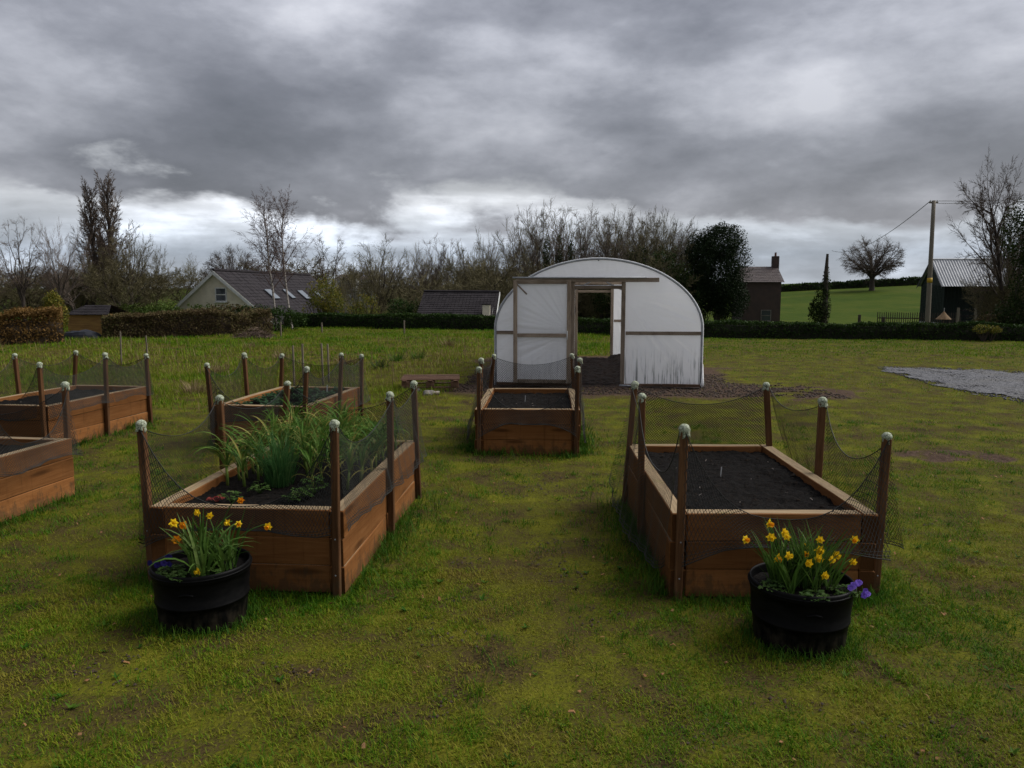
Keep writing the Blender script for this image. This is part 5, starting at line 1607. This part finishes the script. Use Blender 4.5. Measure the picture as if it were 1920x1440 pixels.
tree(712, 62, 440, 'ashdome2', 'budding bare tree standing in the gap between the roofs', wide=.95, rz=.5)
tree(688, 60, 462, 'coppice', 'bare tree left of the budding one in the gap between roofs', wide=1.0)
tree(748, 64, 455, 'ash2', 'bare tree right of the budding one in the gap between roofs', wide=1.0)
tree(775, 66, 458, 'coppice', 'bare tree over the left end of the slate roofed outbuilding', wide=1.0)
tree(703, 50, 555, 'thorn', 'small crooked fruit tree before the gap between roofs', wide=1.1, name='fruit_tree')
cops = [(798, 452), (822, 440), (846, 455), (868, 452), (893, 446), (918, 440), (942, 424), (962, 410), (985, 404), (1003, 386), (1026, 380), (1048, 374), (1070, 380), (1095, 390), (1118, 394), (1142, 388), (1166, 392), (1190, 386), (1214, 390), (1238, 396), (1262, 404), (1284, 424)]
for i, (px, tp) in enumerate(cops):
    k = ('ash2', 'ashdome', 'coppice', 'ashdome2', 'ash1', 'ashdome', 'ash3', 'ashdome2')[i % 8]
    tree(px + rnd.uniform(-4, 4), 62 + (i * 7) % 21, tp, k, ORD[i] + ' bare tree from the left in the copse behind outbuilding and polytunnel', 'bare trees of the copse behind the polytunnel', wide=rnd.uniform(.72, .95))
for i, (px, tp) in enumerate(((1128, 408), (1155, 402), (1182, 400), (1208, 402), (1232, 406), (1256, 414), (1278, 430))):
    tree(px, 58 + (i * 3) % 7, tp, ('ashdome', 'ashdome2')[i % 2], ORD[i] + ' round crowned bare tree from the left between tunnel roof and yew', 'round crowned bare trees beside the yew', wide=rnd.uniform(.85, 1.05))
# twiggy undergrowth of the copse
for i in range(14):
    px = 800 + i * 36 + rnd.uniform(-9, 9)
    tree(px, 56 + (i * 5) % 12, 478 + rnd.uniform(-10, 22), 'thorn', ORD[i] + ' low thorn bush from the left under the taller copse trees', 'thorn undergrowth of the copse', wide=1.5, name='thorn_bush')
p = ground_pt(1340, 58)
zc = lambda py: at(1340, py, 58).z - p.z
shrub('yew_tree', p, [(.0, 0, zc(500), 2.5, 2.2, 3.0), (.35, 0, zc(455), 1.75, 1.5, 1.5), (-1.1, 0, zc(480), 1.3, 1.3, 1.6), (-1.0, 0, zc(560), 1.7, 1.8, 1.6), (.9, 0, zc(560), 1.6, 1.7, 1.6), (.2, -.3, zc(520), 1.6, 1.4, 2.4)], 70000, .11, L_YEW, 'dense dark yew tree right of the polytunnel', 'tree', 21, twigs=40, parts=('crown', 'trunk'))
for i, (px, Y, py, rx, rz_) in enumerate(((1160, 56, 545, 2.2, 2.0), (1250, 57, 530, 2.0, 2.6), (1205, 60, 520, 2.0, 2.4))):
    p = ground_pt(px, Y); zc = at(px, py, Y).z - p.z
    shrub('holly_tree', p, [(0, 0, zc, rx, 1.6, rz_), (rx * .5, 0, zc * .6, rx * .8, 1.5, rz_ * .8)], 8000, .15, L_IVY, ('dark ivy grown bush directly over the tunnel roof', 'dark ivy grown tree touching the left of the yew', 'dark ivy grown trunk behind the tunnel roof')[i], 'tree', 31 + i, parts=('crown', 'trunk'))
for i, (px, Y, top) in enumerate(((1022, 60, 445), (1045, 61, 440), (1068, 60, 450), (1090, 62, 455))):
    p = ground_pt(px, Y); zt = at(px, top, Y).z - p.z
    shrub('ivy_tree', p, [(0, 0, zt * .45, .35, .35, zt * .5), (.1, 0, zt * .8, .3, .3, zt * .22)], 1500, .12, L_IVY, ('first', 'second', 'third', 'fourth')[i] + ' from the left of four ivy wrapped trunks behind the tunnel', 'tree', 51 + i, 'ivy wrapped trunks behind the tunnel', parts=('crown', 'trunk'))
tree(1633, 131, 441, 'fieldoak', 'round bare oak alone on the field crest', wide=1.0, name='oak_tree', rz=.7)
tree(1893, 38, 282, 'gnarled', 'tall gnarled bare tree at the right picture edge', wide=.62, rz=2.2)
tree(1878, 42, 372, 'ash1', 'bare tree before the end of the green barn', wide=.62, rz=.3)
tree(1928, 37, 320, 'gnarled', 'second gnarled bare tree, cut by the right picture edge', wide=.7, rz=4)
tree(1895, 40, 400, 'thorn', 'lower thorn tree between the gnarled trees at the right', wide=.75)
tree(1872, 39, 490, 'thorn', 'low twiggy thorn hiding the barn corner', wide=.8, rz=1)
tree(1895, 38, 490, 'thorn', 'low twiggy thorn right of the barn opening', wide=.85, rz=2.5)
p = ground_pt(1905, 34)
zc = lambda py: at(1905, py, 34).z - p.z
shrub('ivy_thicket', p, [(.5, 0, zc(560), .95, 1, 1.9), (-.2, 0, zc(600), .9, .9, 1.0), (.6, 0, zc(470), .55, .6, 1.3), (-.9, 0, zc(615), .9, .8, .7), (1.6, 0, zc(540), 1.0, 1, 2.4), (.3, .6, zc(440), .8, .7, 1.5), (.9, .4, zc(390), .6, .6, 1.2)], 22000, .09, L_IVY, 'dark ivy thicket at the right picture edge', 'thicket', 22)
p = ground_pt(1855, 34.5)
shrub('bramble_bush', p, [(0, 0, .5, .9, .7, .6), (-.7, 0, .3, .7, .5, .4)], 4200, .08, L_BROWN, 'brown bramble at the end of the right hedge', 'shrub', 23)
p = ground_pt(1842, 31.4)
shrub('gorse_tuft', p, [(0, 0, .52, .42, .3, .2), (.4, 0, .5, .3, .3, .16)], 900, .06, L_YELLOW, 'orange yellow tuft on top of the right hedge', 'shrub', 24)
# far hedge along the crest of the field, and hedgerow beyond the left valley
hedge('crest_hedge', [(X(1400, 146), 146), (X(1560, 143), 143), (X(1730, 140), 140), (X(1950, 136), 136)], 1.25, 1.2, 9000, .34, L_HEDGE, 'dark hedge along the crest of the green field', 5, core_mat=M_CORE, ztop_noise=.35)
for i in range(16):
    px = -60 + i * 66 + rnd.uniform(-15, 15)
    tree(px, 175 + (i * 13) % 40, 500 + rnd.uniform(-10, 12), ('thorn', 'ash1', 'oak')[i % 3], ORD[i] + ' from the left of the far bare trees on the skyline', 'far skyline trees at the left', wide=1.6)

# ------------------------------------------------------------------ buildings
def quad_obj(name, pts, mat, parent, thick=None):
    b = MB()
    P = [Vector(q) for q in pts]
    if thick:
        n_ = (P[1] - P[0]).cross(P[-1] - P[0]).normalized() * thick
        k = len(P)
        b.add(P + [q - n_ for q in P], [tuple(range(k)), tuple(range(2 * k - 1, k - 1, -1))] + [((i + 1) % k, i, k + i, k + (i + 1) % k) for i in range(k)])
    else:
        b.add(P, [tuple(range(len(P)))])
    return b.obj(name, mat, parent)
def course_roof(name, p00, p10, p11, p01, n, mat, parent, lift=.022):
    """p00-p10 eave, p01-p11 ridge; overlapping courses stepping up the slope, slight raggedness"""
    p00, p10, p11, p01 = map(Vector, (p00, p10, p11, p01))
    nr = (p10 - p00).cross(p01 - p00).normalized()
    if nr.z < 0:
        nr = -nr
    b = MB()
    for i in range(n):
        t0_, t1_ = i / n, min(1, (i + 1.12) / n)
        a, b_ = p00.lerp(p01, t0_), p10.lerp(p11, t0_)
        c_, d_ = p10.lerp(p11, t1_), p00.lerp(p01, t1_)
        m_ = 22
        for j in range(m_):
            u0, u1 = j / m_ + .0, (j + 1) / m_ - .0025
            e = rnd.uniform(-.006, .006)
            q = [a.lerp(b_, u0) + nr * (lift + e), a.lerp(b_, u1) + nr * (lift + e), d_.lerp(c_, u1), d_.lerp(c_, u0), a.lerp(b_, u0) - nr * .02, a.lerp(b_, u1) - nr * .02]
            b.add(q, [(0, 1, 2, 3), (4, 5, 1, 0)])
    return b.obj(name, mat, parent)
def window(parent, c, w_, h_, ax, out, frame=M_WHITE, bars=True, name='window'):
    """ax: unit vector along the wall, out: outward normal"""
    ax, out = Vector(ax).normalized(), Vector(out).normalized()
    up_ = Vector((0, 0, 1))
    M3 = Matrix((ax, out, up_)).transposed()
    t = MB(); t.box(Vector(c) + out * .01, (w_, .03, h_), M3)
    wo_ = t.obj(name, M_GLASS, parent)
    b = MB()
    f_ = .07
    for s_ in (-1, 1):
        b.box(Vector(c) + ax * s_ * (w_ / 2) + out * .03, (f_, .06, h_ + f_), M3)
        b.box(Vector(c) + up_ * s_ * (h_ / 2) + out * .031, (w_ - f_, .06, f_), M3)
    if bars:
        b.box(Vector(c) + out * .028, (w_ - f_, .04, f_ * .8), M3)
    b.obj('frame', frame, wo_)
    b = MB(); b.box(Vector(c) - up_ * (h_ / 2 + .06) + out * .06, (w_ + .16, .14, .05), M3)
    b.obj('sill', frame, wo_)
    return wo_
# cream gabled house
rf = at(403, 507, 50.0)
hw_, hl_, yaw_ = 4.5, 15.5, R(7.4)
hs = empty('cream_house', (rf.x, rf.y, -3.4), -yaw_, 'cream gabled house with dark tiled roof and rooflights', 'house')
zr_ = rf.z + 3.4; ze_ = zr_ - 3.75
b = MB()
b.add([(-hw_ + .25, 0, 0), (hw_ - .25, 0, 0), (hw_ - .25, 0, ze_ + .12), (0, 0, zr_ - .12), (-hw_ + .25, 0, ze_ + .12),
       (-hw_ + .25, hl_, 0), (hw_ - .25, hl_, 0), (hw_ - .25, hl_, ze_ + .12), (0, hl_, zr_ - .12), (-hw_ + .25, hl_, ze_ + .12)],
      [(0, 1, 2, 3, 4), (9, 8, 7, 6, 5), (1, 6, 7, 2), (5, 0, 4, 9)])
b.obj('wall', M_RENDER, hs)
ov = .25
ro = course_roof('roof', (hw_, -ov, ze_ - .05), (hw_, hl_ + ov, ze_ - .05), (0, hl_ + ov, zr_), (0, -ov, zr_), 18, M_SLATE, hs)
course_roof('roof', (-hw_, -ov, ze_ - .05), (-hw_, hl_ + ov, ze_ - .05), (0, hl_ + ov, zr_), (0, -ov, zr_), 18, M_SLATE, hs)
b = MB(); b.tube([(0, -ov, zr_ + .03), (0, hl_ + ov, zr_ + .03)], .11, 6); b.obj('ridge_tiles', M_SLATE, hs)
for sx in (-1, 1):
    quad_obj('barge_board', [(0, -ov - .03, zr_ - .02), (sx * hw_, -ov - .03, ze_ - .07), (sx * hw_, -ov - .03, ze_ - .30), (0, -ov - .03, zr_ - .27)], M_WHITE, hs, .03 * sx)
window(hs, (.35, 0, zr_ - 1.55), .72, .85, (1, 0, 0), (0, -1, 0))
sl = Vector((hw_, 0, ze_ - .05 - zr_)); sn = Vector((-sl.z, 0, sl.x)).normalized()
for i, (yy, tt) in enumerate(((3.6, .34), (6.6, .34), (9.0, .36), (12.0, .36))):
    c0 = Vector((0, yy, zr_)) + sl * tt + sn * .08
    e1, e2 = sl.normalized() * .95, Vector((0, 1.0 if i % 2 else 1.5, 0)) * .62
    k = quad_obj('rooflight', [c0, c0 + e2, c0 + e2 + e1, c0 + e1], M_SKYLIGHT, hs, .05)
    b = MB(); b.tube([c0, c0 + e2, c0 + e2 + e1, c0 + e1, c0], .035, 4); b.obj('frame', M_TARP, k)
b = MB(); b.tube([(hw_ + .06, -ov, ze_ - .08), (hw_ + .06, hl_ + ov, ze_ - .08)], .07, 6); b.obj('gutter', M_WHITE, hs)
# slate roofed outbuilding
e0, e1 = at(777, 601, 44.5), at(928, 601, 44.5)
r0_, r1_ = at(795, 547, 47.4), at(936, 548, 47.4)
gz = tz(e0.x, 46)
ob = empty('outbuilding', (e0.x, e0.y, gz), 0, 'low outbuilding with dark tiled roof and pale chimney left of the tunnel', 'outbuilding')
O = Vector((e0.x, e0.y, gz))
course_roof('roof', e0 - O, e1 - O, r1_ - O, r0_ - O, 15, M_SLATE, ob)
b0, b1 = Vector((e0.x, 50.3, e0.z)), Vector((e1.x + .1, 50.3, e0.z))
course_roof('roof', b1 - O, b0 - O, r0_ - O, r1_ - O, 15, M_SLATE, ob)
b = MB(); b.tube([r0_ - O + Vector((0, 0, .03)), r1_ - O + Vector((0, 0, .03))], .09, 6); b.obj('ridge_tiles', M_SLATE, ob)
w0, w1 = e0 + Vector((.25, .3, 0)), e1 + Vector((-.2, .3, 0))
b = MB()
V8 = [Vector((q.x, y_, z_)) - O for y_ in (w0.y, 50.0) for q, z_ in ((w0, gz - .3), (w1, gz - .3), (w1, e0.z - .05), (w0, e0.z - .05))]
pk = [Vector((w0.x, r0_.y, r0_.z - .12)) - O, Vector((w1.x, r0_.y, r0_.z - .12)) - O]
b.add(V8 + pk, [(0, 1, 2, 3), (1, 5, 6, 9, 2), (4, 0, 3, 8, 7), (5, 4, 7, 6)])
b.obj('wall', M_WHITEWALL, ob)
quad_obj('barge_board', [r1_ - O + Vector((.06, 0, .02)), e1 - O + Vector((.06, 0, -.02)), e1 - O + Vector((.06, 0, -.2)), r1_ - O + Vector((.06, 0, -.2))], M_WHITE, ob, .04)
b = MB(); b.tube([e0 - O + Vector((0, -.06, -.03)), e1 - O + Vector((0, -.06, -.03))], .06, 6); b.obj('gutter', M_WHITE, ob)
c_ = at(912, 597, 45.0)
b = MB(); b.bbox((.38, 0, 0), (.82, .5, .44), b=.01); k = b.obj('chimney', M_RENDER, ob, loc=c_ - O, rot=(0, -math.pi / 2, 0))
b = MB(); b.box((.82, 0, 0), (.05, .58, .52)); b.obj('chimney_cap', M_SLATE, k)
b = MB(); b.tube([at(818, 603, 44.6) - O, at(818, 594, 44.6) - O], .045, 6); b.obj('vent_pipe', M_WHITE, ob)
# far white cottages among the trees
for i, (px0, px1, pt, pb, Y) in enumerate(((632, 668, 516, 534, 125), (672, 704, 519, 534, 122))):
    a_, c_ = at(px0, pb, Y), at(px1, pt, Y)
    w_, hh = c_.x - a_.x, c_.z - a_.z
    gz = tz(a_.x, Y)
    t = empty('far_cottage', (a_.x, Y, gz - .3), -.12, ('left and larger of two far white cottages between the trees', 'right of two far white cottages between the trees')[i], 'cottage', 'far white cottages')
    z0, z1 = 0, a_.z - gz + .3 + hh * .62
    b = MB(); b.box((w_ / 2, 2.5, z1 / 2), (w_, 5, z1)); b.obj('wall', M_WHITEWALL, t)
    zt = z1 + hh * .5
    course_roof('roof', (-.2, -.2, z1), (w_ + .2, -.2, z1), (w_ + .2, 2.5, zt), (-.2, 2.5, zt), 8, M_OLDROOF, t)
    course_roof('roof', (w_ + .2, 5.2, z1), (-.2, 5.2, z1), (-.2, 2.5, zt), (w_ + .2, 2.5, zt), 8, M_OLDROOF, t)
    for q in (.25, .7):
        window(t, (w_ * q, 0, z1 - .75), .7, .8, (1, 0, 0), (0, -1, 0))
# brick cottage right of the yew
a_ = at(1392, 596, 66)
gz = tz(a_.x, 66)
t = empty('brick_cottage', (a_.x, 66, gz - .1), -.10, 'brick cottage with brown roof and chimney behind the yew', 'cottage')
O = Vector((a_.x, 66, gz - .1))
xr_ = at(1462, 560, 66).x - O.x
zev, zrd = at(1430, 528, 66).z - O.z, at(1430, 500, 68.5).z - O.z
b = MB(); b.add([(0, 0, 0), (xr_, 0, 0), (xr_, 0, zev), (0, 0, zev), (0, 5, 0), (xr_, 5, 0), (xr_, 5, zev), (0, 5, zev), (0, 2.5, zrd - .1), (xr_, 2.5, zrd - .1)],
                [(0, 1, 2, 3), (1, 5, 6, 9, 2), (5, 4, 7, 6), (4, 0, 3, 8, 7)])
b.obj('wall', M_BRICK, t)
course_roof('roof', (-.2, -.25, zev - .05), (xr_ + .2, -.25, zev - .05), (xr_ + .2, 2.5, zrd), (-.2, 2.5, zrd), 10, M_OLDROOF, t)
course_roof('roof', (xr_ + .2, 5.25, zev - .05), (-.2, 5.25, zev - .05), (-.2, 2.5, zrd), (xr_ + .2, 2.5, zrd), 10, M_OLDROOF, t)
b = MB(); b.bbox((.5, 0, 0), (1.5, .6, .55), b=.02); k = b.obj('chimney', M_BRICK, t, loc=(at(1446, 500, 68.5).x - O.x, 2.5, zrd - .35), rot=(0, -math.pi / 2, 0))
b = MB(); b.lathe([(.10, 0), (.08, .3), (.10, .32)], 8); b.obj('chimney_pot', M_CLAY, k, loc=(1.25, 0, 0), rot=(0, math.pi / 2, 0))
window(t, (xr_ * .62, 0, .95), .8, .9, (1, 0, 0), (0, -1, 0), M_STONE)
# green barn
bc = at(1765, 584, 66)
yb = R(0)
gz = tz(bc.x, 66)
bn = empty('green_barn', (bc.x, bc.y, gz - .05), yb * -1, 'dark green open barn with grey tin roof behind the pole', 'barn')
Hh = at(1765, 535, 66).z - gz + .05
Ha = at(1748, 487, 68).z - gz + .05
GW, BL = 3.5, 10.0
def corr(p00, p10, p11, p01, n, mat, name, depth=.05):
    """corrugated sheet: n ribs along p00-p10, running to p01-p11"""
    p00, p10, p11, p01 = map(Vector, (p00, p10, p11, p01))
    nr = (p10 - p00).cross(p01 - p00).normalized()
    b = MB(); vs_ = []
    for i in range(2 * n + 1):
        o_ = nr * (depth if i % 2 else 0)
        vs_ += [p00.lerp(p10, i / (2 * n)) + o_, p01.lerp(p11, i / (2 * n)) + o_]
    b.add(vs_, [(2 * i, 2 * i + 2, 2 * i + 3, 2 * i + 1) for i in range(2 * n)])
    return b.obj(name, mat, bn)
corr((0, GW, 0), (0, 0, 0), (0, 0, Hh), (0, GW, Hh), 16, M_BARN, 'gable_wall')
quad_obj('gable_peak', [(-.01, GW, Hh), (-.01, 0, Hh), (-.01, GW / 2, Ha - .06)], M_BARN, bn, .04)
corr((BL, 0, 0), (BL, GW, 0), (BL, GW, Hh), (BL, 0, Hh), 16, M_BARN, 'gable_wall')
corr((BL, GW, 0), (0, GW, 0), (0, GW, Hh), (BL, GW, Hh), 30, M_BARN, 'rear_wall')
corr((-.25, -.3, Hh - .1), (BL + .2, -.3, Hh - .1), (BL + .2, GW / 2, Ha), (-.25, GW / 2, Ha), 44, M_TIN, 'roof')
corr((BL + .2, GW + .3, Hh - .1), (-.25, GW + .3, Hh - .1), (-.25, GW / 2, Ha), (BL + .2, GW / 2, Ha), 44, M_TIN, 'roof')
b = MB(); b.tube([(-.25, GW / 2, Ha + .03), (BL + .2, GW / 2, Ha + .03)], .08, 6); b.obj('ridge_cap', M_TIN, bn)
b = MB(); b.box((-.04, GW / 2, .13), (.06, GW - .1, .26)); b.obj('plinth', M_WHITEWALL, bn)
for xx in (0.08, 3.4, 6.7, BL - .08):
    b = MB(); b.box((xx, .1, (Hh - .1) / 2), (.16, .16, Hh - .1)); b.obj('barn_post', M_BARN, bn)
b = MB(); b.box((BL / 2, GW / 2, .02), (BL - .2, GW - .3, .04)); b.obj('barn_floor', M_DARK, bn)
quad_obj('barge_board', [(-.27, GW / 2, Ha + .02), (-.27, -.3, Hh - .1), (-.27, -.3, Hh - .26), (-.27, GW / 2, Ha - .16)], M_TARP, bn, .03)
quad_obj('barge_board', [(-.27, GW / 2, Ha + .02), (-.27, GW + .3, Hh - .1), (-.27, GW + .3, Hh - .26), (-.27, GW / 2, Ha - .16)], M_TARP, bn, .03)
# tan shed and dark sheet at the left edge
a_, c_ = at(128, 618, 35.5), at(203, 590, 35.5)
gz = tz(a_.x, 35.5)
t = empty('tan_shed', (a_.x, 35.5, gz), 0, 'tan boarded shed with grey roof beside the golden conifer', 'shed')
w_, zt = c_.x - a_.x, c_.z - gz
for i in range(9):
    b = MB(); b.bbox((0, 0, 0), (w_, .03, zt / 9 - .012), b=.004); b.obj('board', M_TAN, t, loc=(w_ / 2, 0, zt / 9 * (i + .5)))
b = MB(); b.box((w_ / 2, .95, zt / 2), (w_ - .06, 1.8, zt - .02)); b.obj('shed_body', M_TAN, t)
course_roof('roof', (-.1, -.15, zt), (w_ + .1, -.15, zt), (w_ - .35, 1.0, zt + .42), (.35, 1.0, zt + .42), 6, M_SLATE, t)
course_roof('roof', (w_ + .1, 2.0, zt), (-.1, 2.0, zt), (.35, 1.0, zt + .42), (w_ - .35, 1.0, zt + .42), 6, M_SLATE, t)
p = gp(152, 634)
b = MB()
b.lathe([(.001, .34), (.35, .33), (.62, .27), (.76, .14), (.82, .0)], 18)
b.v = [(x_ * 1.15, y_ * .6, max(0, z_ * (1 + .35 * mnoise.noise(Vector((x_ * 2, y_ * 2, 3)))))) for x_, y_, z_ in b.v]
tag(b.obj('covered_heap', M_TARP, None, False, (p.x, p.y, tz(p.x, p.y))), 'low heap under dark sheeting before the tan shed', 'covered heap')

# ------------------------------------------------------------------ pole, wires and small things beyond the right hedge
q = ground_pt(1739, 47)
tp_ = at(1751, 376, 47)
pole = empty('utility_pole', q, 0, 'tall wooden utility pole before the green barn', 'utility pole')
d = tp_ - q
b = MB(); b.tube([d * (i / 8) - Vector((0, 0, .2 if i == 0 else 0)) for i in range(9)], [.155 - .045 * i / 8 for i in range(9)], 12); b.obj('shaft', M_POLE, pole, True)
z1 = at(1743, 530, 47).z - q.z; z0_ = at(1743, 521, 47).z - q.z
b = MB(); b.tube([d * (z1 / d.z), d * (z0_ / d.z)], .147, 12); b.obj('warning_band', M_YELLOWBAND, pole, True)
b = MB(); b.box(d - Vector((0, .0, .12)), (.5, .09, .09)); b.obj('cross_arm', M_POLE, pole)
for s_ in (-1, 1):
    b = MB(); b.lathe([(.02, 0), (.045, .02), (.03, .05), (.045, .07), (.01, .12)], 8); b.obj('insulator', M_WHITE, pole, True, loc=d + Vector((s_ * .2, 0, -.07)))
def wire(p0, p1, sag, label, rad):
    b = MB()
    b.tube([Vector(p0).lerp(Vector(p1), t_) - Vector((0, 0, sag * 4 * t_ * (1 - t_))) for t_ in np.linspace(0, 1, 25).tolist()], rad, 5, False)
    tag(b.obj('overhead_wire', M_TARP), label, 'wire', 'overhead wires on the utility pole')
top = tp_ - Vector((0, 0, .02))
wire(top + Vector((-.2, 0, 0)), at(1560, 470, 110), 1.2, 'overhead wire running from the pole down to the left', .022)
wire(top + Vector((.2, 0, 0)), at(1990, 369, 50), .08, 'upper overhead wire running from the pole to the right', .018)
wire(top + Vector((.2, 0, -.14)), at(1990, 373, 50), .12, 'lower overhead wire running from the pole to the right', .015)
# thatched bird table
q = ground_pt(1768, 42)
t = empty('bird_table', q, .3, 'thatched wooden bird table behind the right hedge', 'bird table')
za_, zb_ = at(1768, 586, 42).z - q.z, at(1768, 598, 42).z - q.z
b = MB(); b.tube([(0, 0, -.1), (0, 0, zb_)], .04, 6); b.obj('post', M_PALEWOOD, t)
b = MB(); b.lathe([(.40, zb_ - .02), (.36, zb_ + .03), (.16, (za_ + zb_) / 2 + .06), (.02, za_ + .06), (.001, za_ + .07)], 12); b.obj('roof', M_THATCH, t)
b = MB(); b.box((0, 0, zb_ - .30), (.5, .5, .03)); b.obj('tray', M_PALEWOOD, t)
b = MB(); b.tube([(0, 0, za_ + .05), (0, 0, za_ + .25)], .014, 5); b.obj('finial', M_WHITE, t)
for sx in (-1, 1):
    for sy in (-1, 1):
        b = MB(); b.tube([(sx * .2, sy * .2, zb_ - .29), (sx * .2, sy * .2, zb_ + .02)], .015, 4); b.obj('corner_upright', M_PALEWOOD, t)
# picket fence
t0_, t1_ = ground_pt(1645, 52), ground_pt(1800, 50)
t = empty('picket_fence', t0_, math.atan2(t1_.y - t0_.y, t1_.x - t0_.x), 'low dark picket fence before the green barn', 'fence')
Lf = (t1_ - t0_).length
zt = at(1700, 587, 51).z - t0_.z
npk = 38
b = MB(); b.box((0, 0, zt * .5), (.05, .02, zt)); b.add([(-.0275, -.01, zt), (.0275, -.01, zt), (0, 0, zt + .06), (0.0275, .01, zt), (-.0275, .01, zt)], [(0, 1, 2), (1, 3, 2), (3, 4, 2), (4, 0, 2)])
PK = b.mesh('picket', M_BARK)
for i in range(npk):
    place('picket', PK, t, (Lf * i / (npk - 1), 0, rnd.uniform(-.02, .02)))
for zz in (.3, .75):
    b = MB(); b.box((Lf / 2, .03, zt * zz), (Lf, .03, .07)); b.obj('rail', M_BARK, t)
# earth bank, stone heap and gate
for nm, px, Y, rx, rz_, mt, lab, cat, sd_ in (('earth_bank', 1660, 45, 1.1, .42, M_CLAY, 'reddish earth bank behind the right hedge', 'bank', 2), ('stone_heap', 1830, 41, .55, .55, M_STONE, 'grey green heap of stones before the barn opening', 'stone heap', 7),
                                          ('earth_bank', 1570, 52, 1.0, .40, M_CLAY, 'small brown bank near the lone post in the field', 'bank', 9)):
    q = ground_pt(px, Y)
    b = MB(); b.lathe([(.001, rz_), (.3, rz_ * .93), (.6, rz_ * .62), (.85, rz_ * .25), (1.0, -.05)], 20)
    b.v = [(x_ * rx * (1 + .3 * mnoise.noise(Vector((x_ * 2, y_ * 2, sd_)))), y_ * .6, z_ * (1 + .5 * mnoise.noise(Vector((x_ * 3, y_ * 3, sd_ + 2)))) + .03 * mnoise.noise(Vector((x_ * 9, y_ * 9, sd_)))) for x_, y_, z_ in b.v]
    tag(b.obj(nm, mt, None, False, q), lab, cat)
q = ground_pt(1795, 45)
t = empty('field_gate', q, 0, 'dark narrow gate with pale posts before the barn', 'gate')
gh = at(1795, 577, 45).z - q.z
for i in range(5):
    b = MB(); b.box((.5, 0, .15 + (gh - .3) * i / 4), (.9, .04, .09)); b.obj('gate_bar', M_DARK, t)
for xx in (0, 1.0):
    b = MB(); b.box((xx, 0, gh / 2), (.11, .11, gh)); b.obj('gate_post', M_POLE, t)
for i, (px, Y, top, lab) in enumerate(((1611, 50, 590, 'short dark post alone in the field behind the hedge'), (1656, 43, 594, 'short post at the reddish bank behind the hedge'), (527, 34, 604, 'thin pale fence post right of the brush pile'), (604, 38, 605, 'thin pale fence post before the forsythia'),
                                   (758, 36, 601, 'thin pale fence post before the outbuilding hedge'))):
    q = ground_pt(px, Y); hh = at(px, top, Y).z - q.z
    b = MB(); b.bbox((hh / 2 - .1, 0, 0), (hh + .2, .06 if i > 1 else .14, .06 if i > 1 else .14), b=.01)
    tag(b.obj('fence_post', M_PALEWOOD if i > 1 else M_BARK, None, loc=q, rot=(0, -math.pi / 2 + rnd.uniform(-.03, .03), 0)), lab, 'post')
# ivy clad dead trunk and its shrub in the field
q = ground_pt(1545, 62)
t = empty('dead_trunk', q, 0, 'narrow dead trunk standing in dark ivy in the green field', 'tree')
ht = at(1545, 476, 62).z - q.z
b = MB(); b.tube([(0, 0, -.2), (.03, 0, ht * .4), (0, 0, ht * .75), (.04, 0, ht)], [.28, .22, .17, .10], 8); b.obj('trunk', M_BARK, t)
pp, rr_ = blob_points(3600, [(-.25, 0, ht * .25, .75, .6, ht * .28), (-.7, 0, ht * .2, .6, .5, ht * .22), (.05, 0, ht * .55, .32, .32, ht * .28)], 77)
v, f, ti = leaf_cloud(pp, .14, 7, np.random.RandomState(4).rand(len(pp)))
place('crown', np_mesh('crown', v, f, L_IVY, {'tint': ti}), t)
